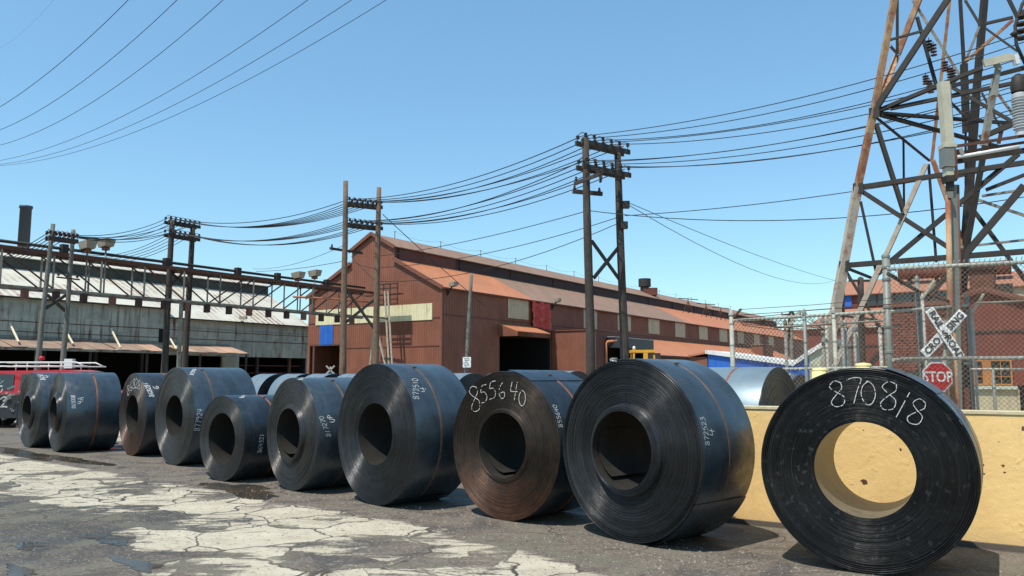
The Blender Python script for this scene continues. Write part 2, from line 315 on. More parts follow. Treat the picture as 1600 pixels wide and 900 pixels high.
# ================================================================ GROUND
RU = (.77, -.64); RV = (.64, .77)          # along / across the row of coils
def ground_material():
    m = NT('cracked_yard'); g = m.n('ShaderNodeNewGeometry').outputs['Position']
    def dot(vec):
        d = m.n('ShaderNodeVectorMath', operation='DOT_PRODUCT'); m.l(g, d.inputs[0]); d.inputs[1].default_value = (*vec, 0); return d.outputs['Value']
    u = dot(RU); v = dot(RV)
    nz = m.n('ShaderNodeTexNoise'); nz.inputs['Scale'].default_value = 1.3; nz.inputs['Detail'].default_value = 5; m.l(g, nz.inputs['Vector'])
    warp = m.n('ShaderNodeVectorMath', operation='MULTIPLY_ADD'); m.l(nz.outputs['Color'], warp.inputs[0]); warp.inputs[1].default_value = (.9,.9,0); m.l(g, warp.inputs[2])
    wp = warp.outputs[0]
    def vor(feature, scale, vec=wp):
        x = m.n('ShaderNodeTexVoronoi', feature=feature); x.inputs['Scale'].default_value = scale; m.l(vec, x.inputs['Vector']); return x
    e1 = vor('DISTANCE_TO_EDGE', .85).outputs['Distance']; e2 = vor('DISTANCE_TO_EDGE', 2.1).outputs['Distance']
    cell = vor('F1', .85); cs = m.n('ShaderNodeSeparateColor'); m.l(cell.outputs['Color'], cs.inputs[0])
    cell2 = vor('F1', 2.1); cs2 = m.n('ShaderNodeSeparateColor'); m.l(cell2.outputs['Color'], cs2.inputs[0])
    # stretched noise along the traffic direction
    st = m.n('ShaderNodeMapping'); st.inputs['Rotation'].default_value = (0,0,math.radians(40)); st.inputs['Scale'].default_value = (.45,1.7,1); m.l(g, st.inputs[0])
    ns = m.noise(st.outputs[0], 1.5, 8, .68); nf = m.noise(g, 7, 6, .7)
    vlow = m.math('SUBTRACT', m.ramp(u, -16, -11, 4.9, 5.3), m.ramp(u, -10.5, -5, 0, 1.6)); vup = m.math('SUBTRACT', 7.05, m.ramp(u, -7, -3.4, 0, .8))
    inside = m.math('MINIMUM', m.math('MULTIPLY', m.math('SUBTRACT', v, vlow), .7), m.math('MULTIPLY', m.math('SUBTRACT', vup, v), 1.5))
    far = m.math('MULTIPLY', m.math('SUBTRACT', v, 10.5), .3); far = m.math('MINIMUM', far, .25)
    inside = m.math('MAXIMUM', inside, far)
    isl = m.math('MULTIPLY', m.math('SUBTRACT', m.noise(st.outputs[0], .8, 6, .62), .625), 7)
    inside = m.math('MAXIMUM', inside, m.math('SUBTRACT', isl, .1))
    cells = m.math('ADD', m.math('MULTIPLY', m.math('SUBTRACT', cs.outputs[0], .5), .75), m.math('MULTIPLY', m.math('SUBTRACT', cs2.outputs[1], .5), .55))
    low = m.math('ADD', m.math('MINIMUM', inside, .34), m.math('ADD', cells, m.math('MULTIPLY', m.math('SUBTRACT', ns, .52), 3.0)))
    low = m.math('ADD', low, m.math('MULTIPLY', m.math('SUBTRACT', nf, .5), .45))
    edge = m.math('ADD', m.math('MULTIPLY', m.math('SUBTRACT', vup, v), 2.2), m.math('MULTIPLY', m.math('SUBTRACT', ns, .5), 1.6))
    edge = m.math('MAXIMUM', edge, m.math('MULTIPLY', far, 4))
    f = m.math('MINIMUM', low, edge)
    conc = m.ramp(m.math('ADD', f, m.math('MULTIPLY', m.math('SUBTRACT', m.noise(g, 26, 4, .7), .5), .5)), -.04, .2)
    crack = m.math('MULTIPLY', m.ramp(e1, .004, .02), m.ramp(m.math('ADD', e2, m.ramp(cs.outputs[1], .2, .3, .0, .1)), .004, .02))
    conc = m.math('MULTIPLY', conc, m.ramp(crack, .3, .9))
    # colours
    nb = m.noise(g, .5, 6, .65); ng = m.noise(g, 2.6, 6, .7)
    asphalt = m.mix(m.ramp(nb, .4, .6), (.046,.046,.042), (.085,.071,.054)); asphalt = m.mix(m.ramp(ng, .5, .7), asphalt, (.078,.075,.053))
    gr = m.mix(m.ramp(ng, .3, .7), (.088,.07,.053), (.15,.125,.1))
    asphalt = m.mix(m.ramp(m.math('ADD', v, m.math('MULTIPLY', nb, 2)), 6.6, 7.8), asphalt, gr)
    asphalt = m.mix(m.ramp(m.math('ADD', u, m.math('MULTIPLY', nb, 2)), -9, -5.5), asphalt, gr)
    sp = vor('F1', 48, g); ss = m.n('ShaderNodeSeparateColor'); m.l(sp.outputs['Color'], ss.inputs[0])
    asphalt = m.mix(m.math('MULTIPLY', m.ramp(ss.outputs[0], .86, .9), .7), asphalt, (.2,.175,.15)); asphalt = m.mix(m.math('MULTIPLY', m.ramp(ss.outputs[1], .8, .9), .6), asphalt, (.028,.025,.023))
    big = m.noise(g, .8, 4, .55, 1.5); asphalt = m.mix(m.math('MULTIPLY', m.ramp(big, .52, .56), .45), asphalt, (.125,.12,.085)); asphalt = m.mix(m.math('MULTIPLY', m.ramp(big, .4, .44, 1, 0), .45), asphalt, (.03,.032,.034))
    cc = m.mix(m.ramp(ng, .3, .75), (.45,.41,.315), (.36,.32,.24)); cc = m.mix(m.math('MULTIPLY', m.ramp(ns, .52, .62), .35), cc, (.26,.21,.15)); cc = m.mix(m.math('MULTIPLY', m.ramp(m.noise(g, 1.1, 7, .72, .8), .47, .66), .6), cc, (.27,.235,.18))
    cc = m.mix(m.ramp(ss.outputs[2], .93, .96), cc, (.22,.18,.14))
    c = m.mix(conc, asphalt, cc)
    deep = m.math('MULTIPLY', m.ramp(e1, .004, .02, 1, 0), m.ramp(nb, .45, .55)); c = m.mix(m.math('MULTIPLY', deep, .75), c, (.03,.026,.022))
    m.l(c, m.b.inputs['Base Color'])
    wet = m.math('MULTIPLY', m.ramp(m.noise(st.outputs[0], 1.1, 5, .6), .5, .62), m.math('SUBTRACT', 1.0, conc))
    m.l(m.ramp(wet, 0, 1, .92, .62), m.b.inputs['Roughness']); m.b.inputs['Specular IOR Level'].default_value = .4
    hh = m.math('ADD', m.math('MULTIPLY', conc, .5), m.math('ADD', m.math('MULTIPLY', nf, .5), m.math('MULTIPLY', ss.outputs[0], .35)))
    m.bump(hh, .55, .02)
    return m.mat
gm = MB(); G = 1500
gm.poly([(-G,-60,0),(G,-60,0),(G,G,0),(-G,G,0)])
gm.build('ground', ground_material(), kind='structure')
# puddles: thin sheets of still water
def water_mat():
    m = NT('muddy_water'); v = m.co(); c = m.mix(m.ramp(m.noise(v, 1.5, 4), .4, .6), (.035,.036,.034), (.07,.052,.034)); m.l(c, m.b.inputs['Base Color'])
    m.l(m.ramp(m.noise(v, 6, 4), .4, .65, .03, .16), m.b.inputs['Roughness']); m.b.inputs['IOR'].default_value = 1.16; return m.mat
M['water'] = water_mat()
def puddle(px, py, ru, rv, seed):
    random.seed(seed); c = Uz(px, py, 0); mb = MB(); pts = []
    ph = [random.uniform(0, 6.28) for _ in range(6)]
    for k in range(64):
        a = 2*math.pi*k/64; s = 1+.28*math.sin(2*a+ph[0])+.22*math.sin(3*a+ph[1])+.14*math.sin(5*a+ph[2])+.09*math.sin(9*a+ph[3])+.06*math.sin(14*a+ph[4])
        U, V = ru*s*math.cos(a), rv*s*math.sin(a)
        pts.append((c.x+RU[0]*U+RV[0]*V, c.y+RU[1]*U+RV[1]*V, .004))
    mb.poly(pts); mb.build('puddle', M['water'], kind='structure')
puddle(170, 842, .34, .2, 3); puddle(45, 852, .26, .12, 5); puddle(60, 712, 2.4, .42, 8); puddle(375, 765, 1.0, .38, 11)
puddle(215, 882, .32, .14, 13); puddle(30, 893, .3, .1, 17); puddle(150, 700, 1.0, .3, 19)
# loose gravel and chips in front of the coils
random.seed(21); st = MB()
for i in range(7000):
    u = random.uniform(-20, 3.5); v = 7.4+random.gauss(0, .75) if i % 4 else random.uniform(3, 8)
    x = RU[0]*u+RV[0]*v; y = RU[1]*u+RV[1]*v
    if y < 5: continue
    r = abs(random.gauss(0, .006))+.005; n = 5; a0 = random.uniform(0, 6); h = r*random.uniform(.5, 1)
    ring = [(x+r*random.uniform(.7,1.2)*math.cos(a0+6.283*k/n), y+r*random.uniform(.7,1.2)*math.sin(a0+6.283*k/n), -.002) for k in range(n)]
    top = (x+random.uniform(-.3,.3)*r, y, h)
    b = len(st.v); st.v += ring+[top]
    for k in range(n): st.f.append((b+k, b+(k+1) % n, b+n)); st.sm.append(False); st.mi.append(0)
st.build('gravel', pm('gravel_chips', (.21,.18,.15), .9, var=.5, scale=30, bump=0), kind='stuff', label='loose grey gravel chips scattered in front of the coil row', cat='gravel')

# ================================================================ STEEL COILS
GL = {'0': [[(.3,1),(.08,.8),(.02,.4),(.2,.03),(.42,.05),(.58,.4),(.52,.8),(.3,1),(.2,.96)]],
 '1': [[(.34,1),(.3,.6),(.26,0)]],
 '2': [[(.05,.8),(.2,1),(.45,.95),(.5,.7),(.3,.4),(.03,.05),(.3,.08),(.6,.03)]],
 '3': [[(.08,.95),(.4,1),(.5,.78),(.22,.55),(.5,.45),(.52,.15),(.25,0),(.03,.12)]],
 '4': [[(.12,1),(.05,.6),(.1,.45),(.6,.5)],[(.5,1),(.42,.5),(.36,0)]],
 '5': [[(.55,1),(.2,.93),(.1,.6),(.35,.6),(.55,.38),(.45,.1),(.1,0)]],
 '6': [[(.45,1),(.15,.7),(.05,.3),(.25,.02),(.5,.15),(.45,.4),(.15,.35)]],
 '7': [[(.03,.9),(.3,1),(.58,.93),(.4,.5),(.25,0)]],
 '8': [[(.5,.9),(.25,1),(.06,.8),(.25,.58),(.52,.35),(.45,.05),(.15,0),(.03,.2),(.3,.5),(.5,.7),(.5,.9)]],
 '9': [[(.5,.9),(.2,1),(.05,.75),(.3,.58),(.52,.8),(.5,.9),(.45,.4),(.3,0)]],
 '/': [[(.55,1.05),(.1,-.05)]], 'A': [[(0,0),(.3,1),(.55,0)],[(.12,.4),(.48,.4)]],
 'U': [[(.05,1),(.08,.2),(.3,0),(.5,.2),(.52,1)]], 'P': [[(.1,0),(.12,1),(.5,.95),(.5,.6),(.12,.5)]], 'E': [[(.55,1),(.05,.95),(.05,0),(.55,.03)],[(.05,.5),(.45,.5)]],
 'R': [[(.08,0),(.1,1),(.5,.93),(.48,.58),(.1,.5),(.55,0)]], 'C': [[(.55,.85),(.3,1),(.05,.6),(.1,.15),(.35,0),(.58,.15)]]}
def smooth_poly(p, n=6):
    if len(p) < 3: return [tuple(p[0][i]+(p[1][i]-p[0][i])*k/n for i in (0,1)) for k in range(n+1)]
    out = []
    for i in range(len(p)-1):
        a = p[max(i-1,0)]; b = p[i]; c = p[i+1]; d = p[min(i+2,len(p)-1)]
        for k in range(n):
            t = k/n
            out.append(tuple(.5*(2*b[j]+(c[j]-a[j])*t+(2*a[j]-5*b[j]+4*c[j]-d[j])*t*t+(3*b[j]-a[j]-3*c[j]+d[j])*t**3) for j in (0,1)))
    out.append(p[-1]); return out
def chalk_strokes(ch, h, rnd, wd=.6):
    for s in GL[ch]:
        q = [((x*wd/.6)*h+rnd.uniform(-.012,.012)*h, y*h+rnd.uniform(-.012,.012)*h) for x, y in s]
        yield smooth_poly(q)
def ribbon(mb, pts3, nrm, w, rnd, gaps=.12):
    for i in range(len(pts3)-1):
        if rnd.random() < gaps: continue
        p, q = Vector(pts3[i]), Vector(pts3[i+1]); d = q-p
        if d.length < 1e-5: continue
        n = Vector(nrm[i]); s = d.normalized().cross(n).normalized()*w*.5*rnd.uniform(.6,1.25)
        d = d*.08
        mb.poly([p-s-d, q-s+d, q+s+d, p+s-d])

def face_mat_for(i, **k): return steel('coil_edge_steel_%d' % i, **k)
def coil(i, x, y, R, th, w, rb, label, group, face=None, sheet=None, tele=0, tband=.1, loose=0, strap='strap', strap_y=.5, seg=144, name='steel_coil', wraps=46, grooves=.65, bore=None):
    rnd = random.Random(100+i); root = empty(name, (x, y, 0), label, 'steel coil', group)
    root.rotation_euler = (0, 0, -th)
    mb = MB(); c = (0, 0, R)
    wr = []
    for k in range(wraps+1): wr.append(rb+(R-rb)*k/wraps)
    # face made of wound edges, each wrap a little proud or recessed
    ring = []
    for k in range(wraps):
        r0, r1 = wr[k], wr[k+1]; yy = rnd.gauss(0, .0028*grooves)
        if tele: yy -= tele*max(0, 1-(r0-rb)/tband)**.35 if r0 < rb+tband else 0
        if loose and r0 > R-.085: yy += loose*(1 if (k % 3) else .3)+rnd.uniform(-.006,.006)
        ring += [(r0+.0015, yy), (r1-.003, yy), (r1-.0015, yy+.007)]
    wob = [rnd.uniform(0, 6.28) for _ in range(3)]
    base = len(mb.v)
    for j, (r, h) in enumerate(ring):
        for k in range(seg):
            a = 2*math.pi*k/seg; hw = h+.0025*math.sin(a+wob[0]+r*3)+.0015*math.sin(3*a+wob[1])
            mb.v.append((r*math.cos(a), hw, R+r*math.sin(a)))
    for j in range(len(ring)-1):
        for k in range(seg):
            a = base+j*seg+k; b = base+j*seg+(k+1) % seg
            mb.f.append((a, b, b+seg, a+seg)); mb.sm.append(False); mb.mi.append(0)
    mb.m = 1
    y_in = ring[0][1]; y_out = ring[-1][1]
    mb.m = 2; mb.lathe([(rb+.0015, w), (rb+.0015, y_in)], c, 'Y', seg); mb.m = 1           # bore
    mb.lathe([(R-.0015, y_out), (R, y_out+.004), (R, w-.004), (R-.002, w)], c, 'Y', seg)
    mb.m = 0
    bk = [(R-.002, w)]
    for k in range(14): rr = R-(R-rb)*(k+1)/14; bk += [(rr+.004, w+rnd.uniform(-.004,.006)), (rr, w)]
    mb.lathe(bk, c, 'Y', seg, smooth=False)
    # parent frame is rotated: build in local coordinates
    def put(m2, nm, mats, parent=root, **kw):
        me = bpy.data.meshes.new(nm); me.from_pydata([tuple(q) for q in m2.v], [], m2.f)
        for q in (mats if isinstance(mats, (list, tuple)) else [mats]): me.materials.append(q)
        me.polygons.foreach_set('use_smooth', m2.sm); me.polygons.foreach_set('material_index', m2.mi); me.update()
        o = bpy.data.objects.new(nm, me); COL.objects.link(o); o.parent = parent; return tag(o, **kw)
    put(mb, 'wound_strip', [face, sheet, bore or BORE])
    # steel strap round the outside
    s = MB(); ys = w*strap_y; e = .0035
    s.lathe([(R+.0005, ys-.018), (R+e, ys-.016), (R+e, ys+.016), (R+.0005, ys+.018)], c, 'Y', seg, smooth=False)
    s.box(.32*R, .32*R+.05, ys-.024, ys+.024, R+.946*R, R+.951*R+.004)
    put(s, 'strap', M[strap])
    def strip_end(a0, a1, lift, inner=False, w0=0.0, w1=1.0):
        m2 = MB(); n = 14; r_ = (rb+.001) if inner else R+.001; sg = -1 if inner else 1; t = .004
        for layer in (0, t):
            for k in range(n):
                q = []
                for kk in (k, k+1):
                    f = kk/n; a = math.radians(a0+(a1-a0)*f); rr = r_+sg*(.003+layer+lift*f**2); q.append((rr*math.cos(a), R+rr*math.sin(a)))
                m2.poly([(q[0][0], w*w0, q[0][1]), (q[0][0], w*w1, q[0][1]), (q[1][0], w*w1, q[1][1]), (q[1][0], w*w0, q[1][1])], True)
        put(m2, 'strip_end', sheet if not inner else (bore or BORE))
    coil.end = strip_end
    cs, sn = math.cos(th), math.sin(th)
    def to_local(p): dx, dy = p[0]-x, p[1]-y; return (dx*cs-dy*sn, dx*sn+dy*cs, p[2])
    o_l = to_local((0, 0, H))
    def dir_l(d): return (d[0]*cs-d[1]*sn, d[0]*sn+d[1]*cs, d[2])
    def on_face(px, py):
        d = dir_l(ray(px, py)); t = (0-o_l[1])/d[1]; return (o_l[0]+d[0]*t, o_l[2]+d[2]*t)
    def on_barrel(px, py):
        d = dir_l(ray(px, py)); ox, oz = o_l[0], o_l[2]-R
        A = d[0]**2+d[2]**2; Bq = 2*(ox*d[0]+oz*d[2]); Cq = ox*ox+oz*oz-R*R; D = Bq*Bq-4*A*Cq
        t = (-Bq-math.sqrt(max(D, 0)))/(2*A); X = ox+d[0]*t; Z = oz+d[2]*t
        return (math.atan2(Z, X), o_l[1]+d[1]*t)
    def chalk_face(items, wline=.011, gaps=.14, wd=.6):
        m2 = MB(); yf = -.011-(loose and 0)
        for ch, px, py, hpx, rot in items:
            X, Z = on_face(px, py); X2, Z2 = on_face(px, py-hpx); h = Z2-Z
            for poly in chalk_strokes(ch, h, rnd, wd):
                pts = []
                for (u, v) in poly:
                    u -= .3*h; v2 = v
                    pts.append((X+u*math.cos(rot)-v2*math.sin(rot), yf, Z+u*math.sin(rot)+v2*math.cos(rot)))
                ribbon(m2, pts, [(0,-1,0)]*len(pts), wline, rnd, gaps)
        put(m2, 'chalk_number', M['chalk'])
    def chalk_barrel(txt, p0, p1, h, wline=.0065, gaps=.06, flip=False):
        a0, y0 = on_barrel(*p0); a1, y1 = on_barrel(*p1); m2 = MB(); n = len(txt); sg = 1 if a1 > a0 else -1
        adv = max(abs(a1-a0)*R/n, .05); h = min(h, adv*1.5) if n > 1 else h
        for k, ch in enumerate(txt):
            for poly in chalk_strokes(ch, h, rnd, .6):
                pts = []; nr = []
                for (u, v) in poly:
                    al = a0+sg*(adv*k+u*adv/(.72*h))/R; yy = y0+(y1-y0)*(k/n)-sg*(v-h/2)
                    pts.append(((R+.004)*math.cos(al), yy, R+(R+.004)*math.sin(al))); nr.append((math.cos(al), 0, math.sin(al)))
                ribbon(m2, pts, nr, wline, rnd, gaps)
        put(m2, 'chalk_number', M['chalk'])
    return root, chalk_face, chalk_barrel, put

FR = 'steel coils in the front row'
SH = steel('coil_sheet_blue', .06, .3, face=False, tint=(.6,.88,1.1))
SH2 = steel('coil_sheet_rusty', .06, .32, rust=.3, face=False, tint=(.66,.88,1.05))
BORE = pm('shaded_bore_steel', (.026,.0245,.022), .65, 0, var=.3, scale=2, obj=True, bump=.05, spec=.04)  # near-black base carries the shade inside the bores
FC = steel('coil_edge_dark', .065, .35, aniso=.85, tint=(.95,.98,1.05))
FC2 = steel('coil_edge_grey', .085, .35, aniso=.85, rust=.3)
FCR = steel('coil_edge_rusty', .07, .45, rust=.8, aniso=.7, tint=(1.1,.85,.68))
FCB = steel('coil_edge_brownish', .085, .42, rust=.7, aniso=.7, tint=(1.15,.95,.85))
FC9 = steel('coil_edge_speckled', .055, .35, speck=.6, aniso=.85)
d2r = math.radians
r9, f9, b9, _ = coil(9, 3.255, 7.6, .94, d2r(31), 1.05, .435, 'nearest black steel coil chalked 870818, its open bore showing yellow wall', FR, FC9, SH, loose=.012, strap='strapdark', seg=192, wraps=84, bore=pm('pale_bore_steel', (.15,.135,.105), .42, .45, var=.3, scale=3, obj=True, dirt=(.06,.055,.05), damt=.45, dscale=4, bump=.05))
f9([('8',1312,635,40,.12),('7',1337,630,40,.03),('0',1357,632,36,-.05),('8',1388,640,44,-.12),('/',1409,650,36,-.1),('8',1428,662,40,-.3)], .0065, .12)
coil.end(48, 80, .012)
b9('870818', (1503,664), (1468,612), .07)
r8, f8, b8, _ = coil(8, 1.262, 9.013, .999, d2r(48.1), .96, .42, 'largest dark steel coil chalked 872523 with its inner wraps standing proud', FR, FC, SH, tele=.1, tband=.08, loose=.02, strap='strapdark', seg=192, wraps=80)
coil.end(-30, -78, .03); coil.end(150, 235, .035, True, 0, .7)
b8('872523', (1105,696), (1097,652), .085, .0065); b8('4', (1113,681), (1112,668), .09, .0065)
b8('872523', (960,565), (985,562.5), .09, .010)
r7, f7, b7, _ = coil(7, -.111, 10.39, .933, d2r(43), 1.05, .41, 'rust stained steel coil with 855640 chalked across its face', FR, FCR, SH2, tele=.03, tband=.05, strap='strap', seg=168, wraps=76)
coil.end(190, 255, .03, True, .1, .8); coil.end(60, 85, .012)
f7([('8',746,642,40,.25),('5',757,630,29,.05),('5',770,624,29,0),('6',786,623,26,.1),('4',803,625,29,-.1),('0',816,634,24,-.1)], .008, .2)
b7('855640', (876,668), (868,637), .08)
r6, f6, b6, _ = coil(6, -1.947, 11.6, .991, d2r(46.8), 1.02, .43, 'large clean blue black steel coil chalked 872510 on its side', FR, FC, SH, strap='strapdark', strap_y=.42, wraps=72)
coil.end(-62, -86, .012)
b6('872510', (650.5,624), (649,591), .1, .007); b6('4', (663,613), (663,604), .1, .007)
r5, f5, b5, _ = coil(5, -3.526, 13.054, .89, d2r(48.6), 1.05, .4, 'blue grey steel coil chalked 817270 UP with bright inner wraps', FR, FC2, SH, tele=.06, tband=.06, strap='strapdark', strap_y=.52, wraps=44)
coil.end(170, 262, .07, True, .02, .6)
b5('817270', (513,682), (500,650), .1, .008); b5('UP', (519,660), (513,648), .09, .012); b5('8172', (470,594), (484,592), .09, .012)
r4, f4, b4, _ = coil(4, -5.05, 14.212, .733, d2r(40.4), 1.2, .43, 'smallest steel coil of the front row, thin walled and chalked 864321', FR, FC2, SH2, strap='strap', strap_y=.55, wraps=30)
coil.end(-95, -128, .05)
b4('864321', (405,707), (409,677), .09, .011); b4('8643', (378,622), (392,620.5), .09, .012)
r3, f3, b3, _ = coil(3, -6.938, 16.736, .992, d2r(45.3), 1.34, .42, 'tall grey steel coil chalked 877924 just behind the smallest coil', FR, FC2, SH, strap='strapdark', strap_y=.3, wraps=44)
b3('877924', (307,673), (313,638), .11, .013); b3('872924', (300,586), (306,577), .11, .014)
r2, f2, b2, _ = coil(2, -8.73, 18.731, .937, d2r(47.8), 1.2, .43, 'brownish steel coil with 868281 chalked on both its face and its side', FR, FCB, SH2, strap='strap', strap_y=.5, wraps=40)
b2('868281', (237,620), (226,598), .12, .015); b2('6', (244,608), (242,602), .12, .015)
f2([('8',201,617,15,.2),('6',205,611,15,.1),('8',209,607,15,0),('2',213,607,15,0),('8',217,608,14,-.1),('1',221,611,14,-.1)], .014, .1, wd=.8)
r1, f1, b1, _ = coil(1, -10.982, 19.672, .946, d2r(49.2), 1.21, .36, 'long blue steel coil with one orange strap, chalked 865008 and 4A', FR, FC, SH, tele=.08, tband=.12, strap='strap', strap_y=.55, wraps=40)
b1('865008', (115,638), (113.5,617), .12, .014); b1('4A', (125,631), (127,620), .12, .014)
r0, f0, b0, _ = coil(0, -12.382, 20.894, .949, d2r(44.1), 1.2, .36, 'farthest left steel coil of the front row, partly behind its neighbour', FR, FC, SH, tele=.06, tband=.12, strap='strap', strap_y=.8, wraps=40)
b0('8650', (67,594), (62,585), .13, .016); b0('4', (74,590), (73,586), .13, .016)

BR = 'steel coils behind the front row'
RB = math.atan2(-.79, .62)                    # faces turned to the right: axis seen from the face
def back_coil(i, x, y, R, w, label, strap='strap'):
    n = Vector((.79, -.62)); th = math.atan2(-.79, .62)
    return coil(i, x, y, R, th, w, .33, label, BR, FC, SHB, strap=strap, seg=96, wraps=20)
SHB = pm('pale_blue_steel_sheet', (.15,.205,.24), .42, .25, var=.15, scale=1.5, obj=True, bump=.04)
c10 = Uy(1203, 600, 13.0)
back_coil(20, c10.x+.15, 13.0, .975, 1.25, 'bright pale blue steel coil standing behind the end of the yellow wall')
for k, (x, y) in enumerate([(-8.6,30),(-7.35,29.05),(-6.15,28.1),(-4.85,27.2)]):
    back_coil(21+k, x, y, .945, 1.0, ['back row coil right of the tall 877924 coil, leftmost of four', 'back row coil rising over the smallest front coil, second of four from the left', 'back row coil just above the 817270 coil, third of four from the left', 'back row coil just left of the large 872510 coil, last of four'][k])
back_coil(26, -.95, 20.3, .94, 1.0, 'back row coil peeping between the 872510 coil and the rusty 855640 coil')
back_coil(27, .45, 27, .955, 1.4, 'back row coil showing as a pale sliver above the rusty 855640 coil')
back_coil(28, 1.55, 19.2, .965, 1.2, 'back row coil with a dark face just left of the largest 872523 coil')
back_coil(29, 5.55, 15.6, .92, .7, 'dark faced coil behind the fence between the pale blue coil and the 870818 coil')

# ================================================================ YELLOW WALL
def wall_mat():
    m = NT('yellow_painted_concrete'); v = m.co(); n1 = m.noise(v, 1.1, 5, .6)
    c = m.mix(m.ramp(n1, .3, .7), (.7,.465,.185), (.79,.54,.225)); n2 = m.noise(v, 5, 6, .7)
    c = m.mix(m.ramp(n2, .66, .72), c, (.6,.36,.12))
    vs = m.co(False, (1,1,.2)); c = m.mix(m.math('MULTIPLY', m.ramp(m.noise(vs, 3.5, 5, .7), .6, .78), .45), c, (.42,.24,.1)); c = m.mix(m.math('MULTIPLY', m.ramp(m.noise(v, 22, 3, .5), .64, .7), .35), c, (.8,.62,.36)); c = m.mix(m.math('MULTIPLY', m.ramp(m.noise(m.co(False, (.5,.5,6)), 2.2, 5, .6), .66, .7), .3), c, (.45,.27,.12))
    n3 = m.noise(m.co(False, (1,1,1.0)), 2.3, 3, .5); n4 = m.noise(v, 14, 3)
    c = m.mix(m.math('MULTIPLY', m.ramp(n3, .735, .745), m.ramp(n4, .5, .6)), c, (.07,.04,.025))
    sep = m.n('ShaderNodeSeparateXYZ'); m.l(v, sep.inputs[0])
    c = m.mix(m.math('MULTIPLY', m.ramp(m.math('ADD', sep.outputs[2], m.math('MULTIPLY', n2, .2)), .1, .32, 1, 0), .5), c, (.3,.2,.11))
    m.l(c, m.b.inputs['Base Color']); m.set(Roughness=.75); m.bump(m.math('ADD', m.noise(v, 9, 4, .6), m.math('MULTIPLY', m.ramp(n2, .6, .7), .6)), .35, .02); return m.mat
M['yellow'] = wall_mat(); AW = 10.05
wroot = empty('barrier_wall', P(AW, -1, 0), 'long yellow painted concrete wall behind the nearest coil', 'wall')
mb = MB(); mb.abox(AW, AW+.28, -3.42, 4.2, .06, 1.40); mb.build('wall_slab', M['yellow'], wroot)
mb = MB(); mb.abox(AW-.012, AW+.3, -3.44, 4.21, 1.4, 1.43); mb.build('top_edge', pm('worn_wall_top', (.5,.43,.27), .8, var=.2, scale=6), wroot)
mb = MB(); mb.abox(AW-.05, AW+.33, -3.44, 4.25, 0, .06); mb.build('footing', pm('dark_footing', (.09,.075,.06), .9, var=.3, bump=.3), wroot)
# chipped spots: small broken pockets with rusty steel
random.seed(5)
for (px, py, s) in [(1350,753,.055),(1407,702,.03),(1567,727,.03),(1570,738,.018),(1536,726,.03),(1537,740,.022),(1561,690,.01),(1349,672,.012)]:
    q = Ua(px, py, AW-.002); mb = MB(); A, B, Z = ab(q); pts = []
    for k in range(11):
        a = 6.283*k/11; r = s*.62*random.uniform(.4, 1.3); pts.append(P(AW-.003, B+r*1.1*math.cos(a), Z+r*.75*math.sin(a)))
    mb.poly(pts[::-1]); mb.build('chipped_patch', M['rust'], wroot)
# ================================================================ BROWN MILL (gable towards us)
A0 = 71.73; B0 = -56.75; BL = -78.46; BM = -67.6; A1 = 236.0
def ribs_a(mb, a, b0, b1, z0, ztop, sp=.34, d=.022, skip=None):    # vertical ribs on a wall facing -A
    b = b0
    while b < b1:
        zt = ztop(b) if callable(ztop) else ztop; zz = z0(b) if callable(z0) else z0
        if zt-zz > .3 and not (skip and skip(b)): mb.abox(a-d, a, b, b+.05, zz, zt)
        b += sp
def ribs_b(mb, b, a0, a1, z0, z1, sp=.42, d=.022):                  # on a wall facing +B
    a = a0
    while a < a1: mb.abox(a, a+.09, b, b+d, z0, z1); a += sp
mill = empty('brown_mill', P(A0, BM, 0), 'long brown steel mill with orange and tan roof and a tall gable', 'industrial building')
def gtop(b):   # main roof underside line
    return 12+(1-abs(b-BM)/(B0-BM))*5.75
# gable wall, in pieces: left strip by the door, lintel, main, monitor
doorL, doorR, doorT = -78.1, -74.0, 5.35
q0 = Ua(484, 541, A0); q1 = Ua(534, 545, A0); doorL = q0.dot(Vector((*BX,0))); doorR = q1.dot(Vector((*BX,0))); doorT = q0.z
mb = MB(); T = .25
def gpoly(pts, a0, a1):
    n = len(pts); f = [P(a0, b, z) for b, z in pts]; k = [P(a1, b, z) for b, z in pts]
    mb.poly(f); mb.poly(k[::-1])
    for i in range(n): mb.poly([f[i], k[i], k[(i+1) % n], f[(i+1) % n]])
gpoly([(doorR,0),(B0,0),(B0,12),(-64.06,15.9),(-64.06,17.35),(BM,19.2),(-71.0,17.35),(-71.0,15.9),(BL,12),(BL,doorT),(doorR,doorT)], A0, A0+T)
if doorL-BL > .05: gpoly([(BL,0),(doorL,0),(doorL,doorT),(BL,doorT)], A0, A0+T)
mb.build('gable_wall', M['siding'], mill)
mb = MB()
def ft(b):
    d = abs(b-(BM+.06)); return (19.2-d*.54) if d < 3.4 else 15.85-(d-3.45)*.53
ribs_a(mb, A0, BL+.1, B0-.05, lambda b: doorT if b < doorR else 0, lambda b: ft(b)-.15)
mb.build('siding_rib', M['siding'], mill, kind='stuff')
mb = MB(); mb.abox(A0-.06, A0-.001, doorR, B0, 5.2, 5.28); mb.abox(A0-.06, A0-.001, BL, B0, 8.42, 8.5); mb.build('lap_joint', M['shade_siding'], mill)
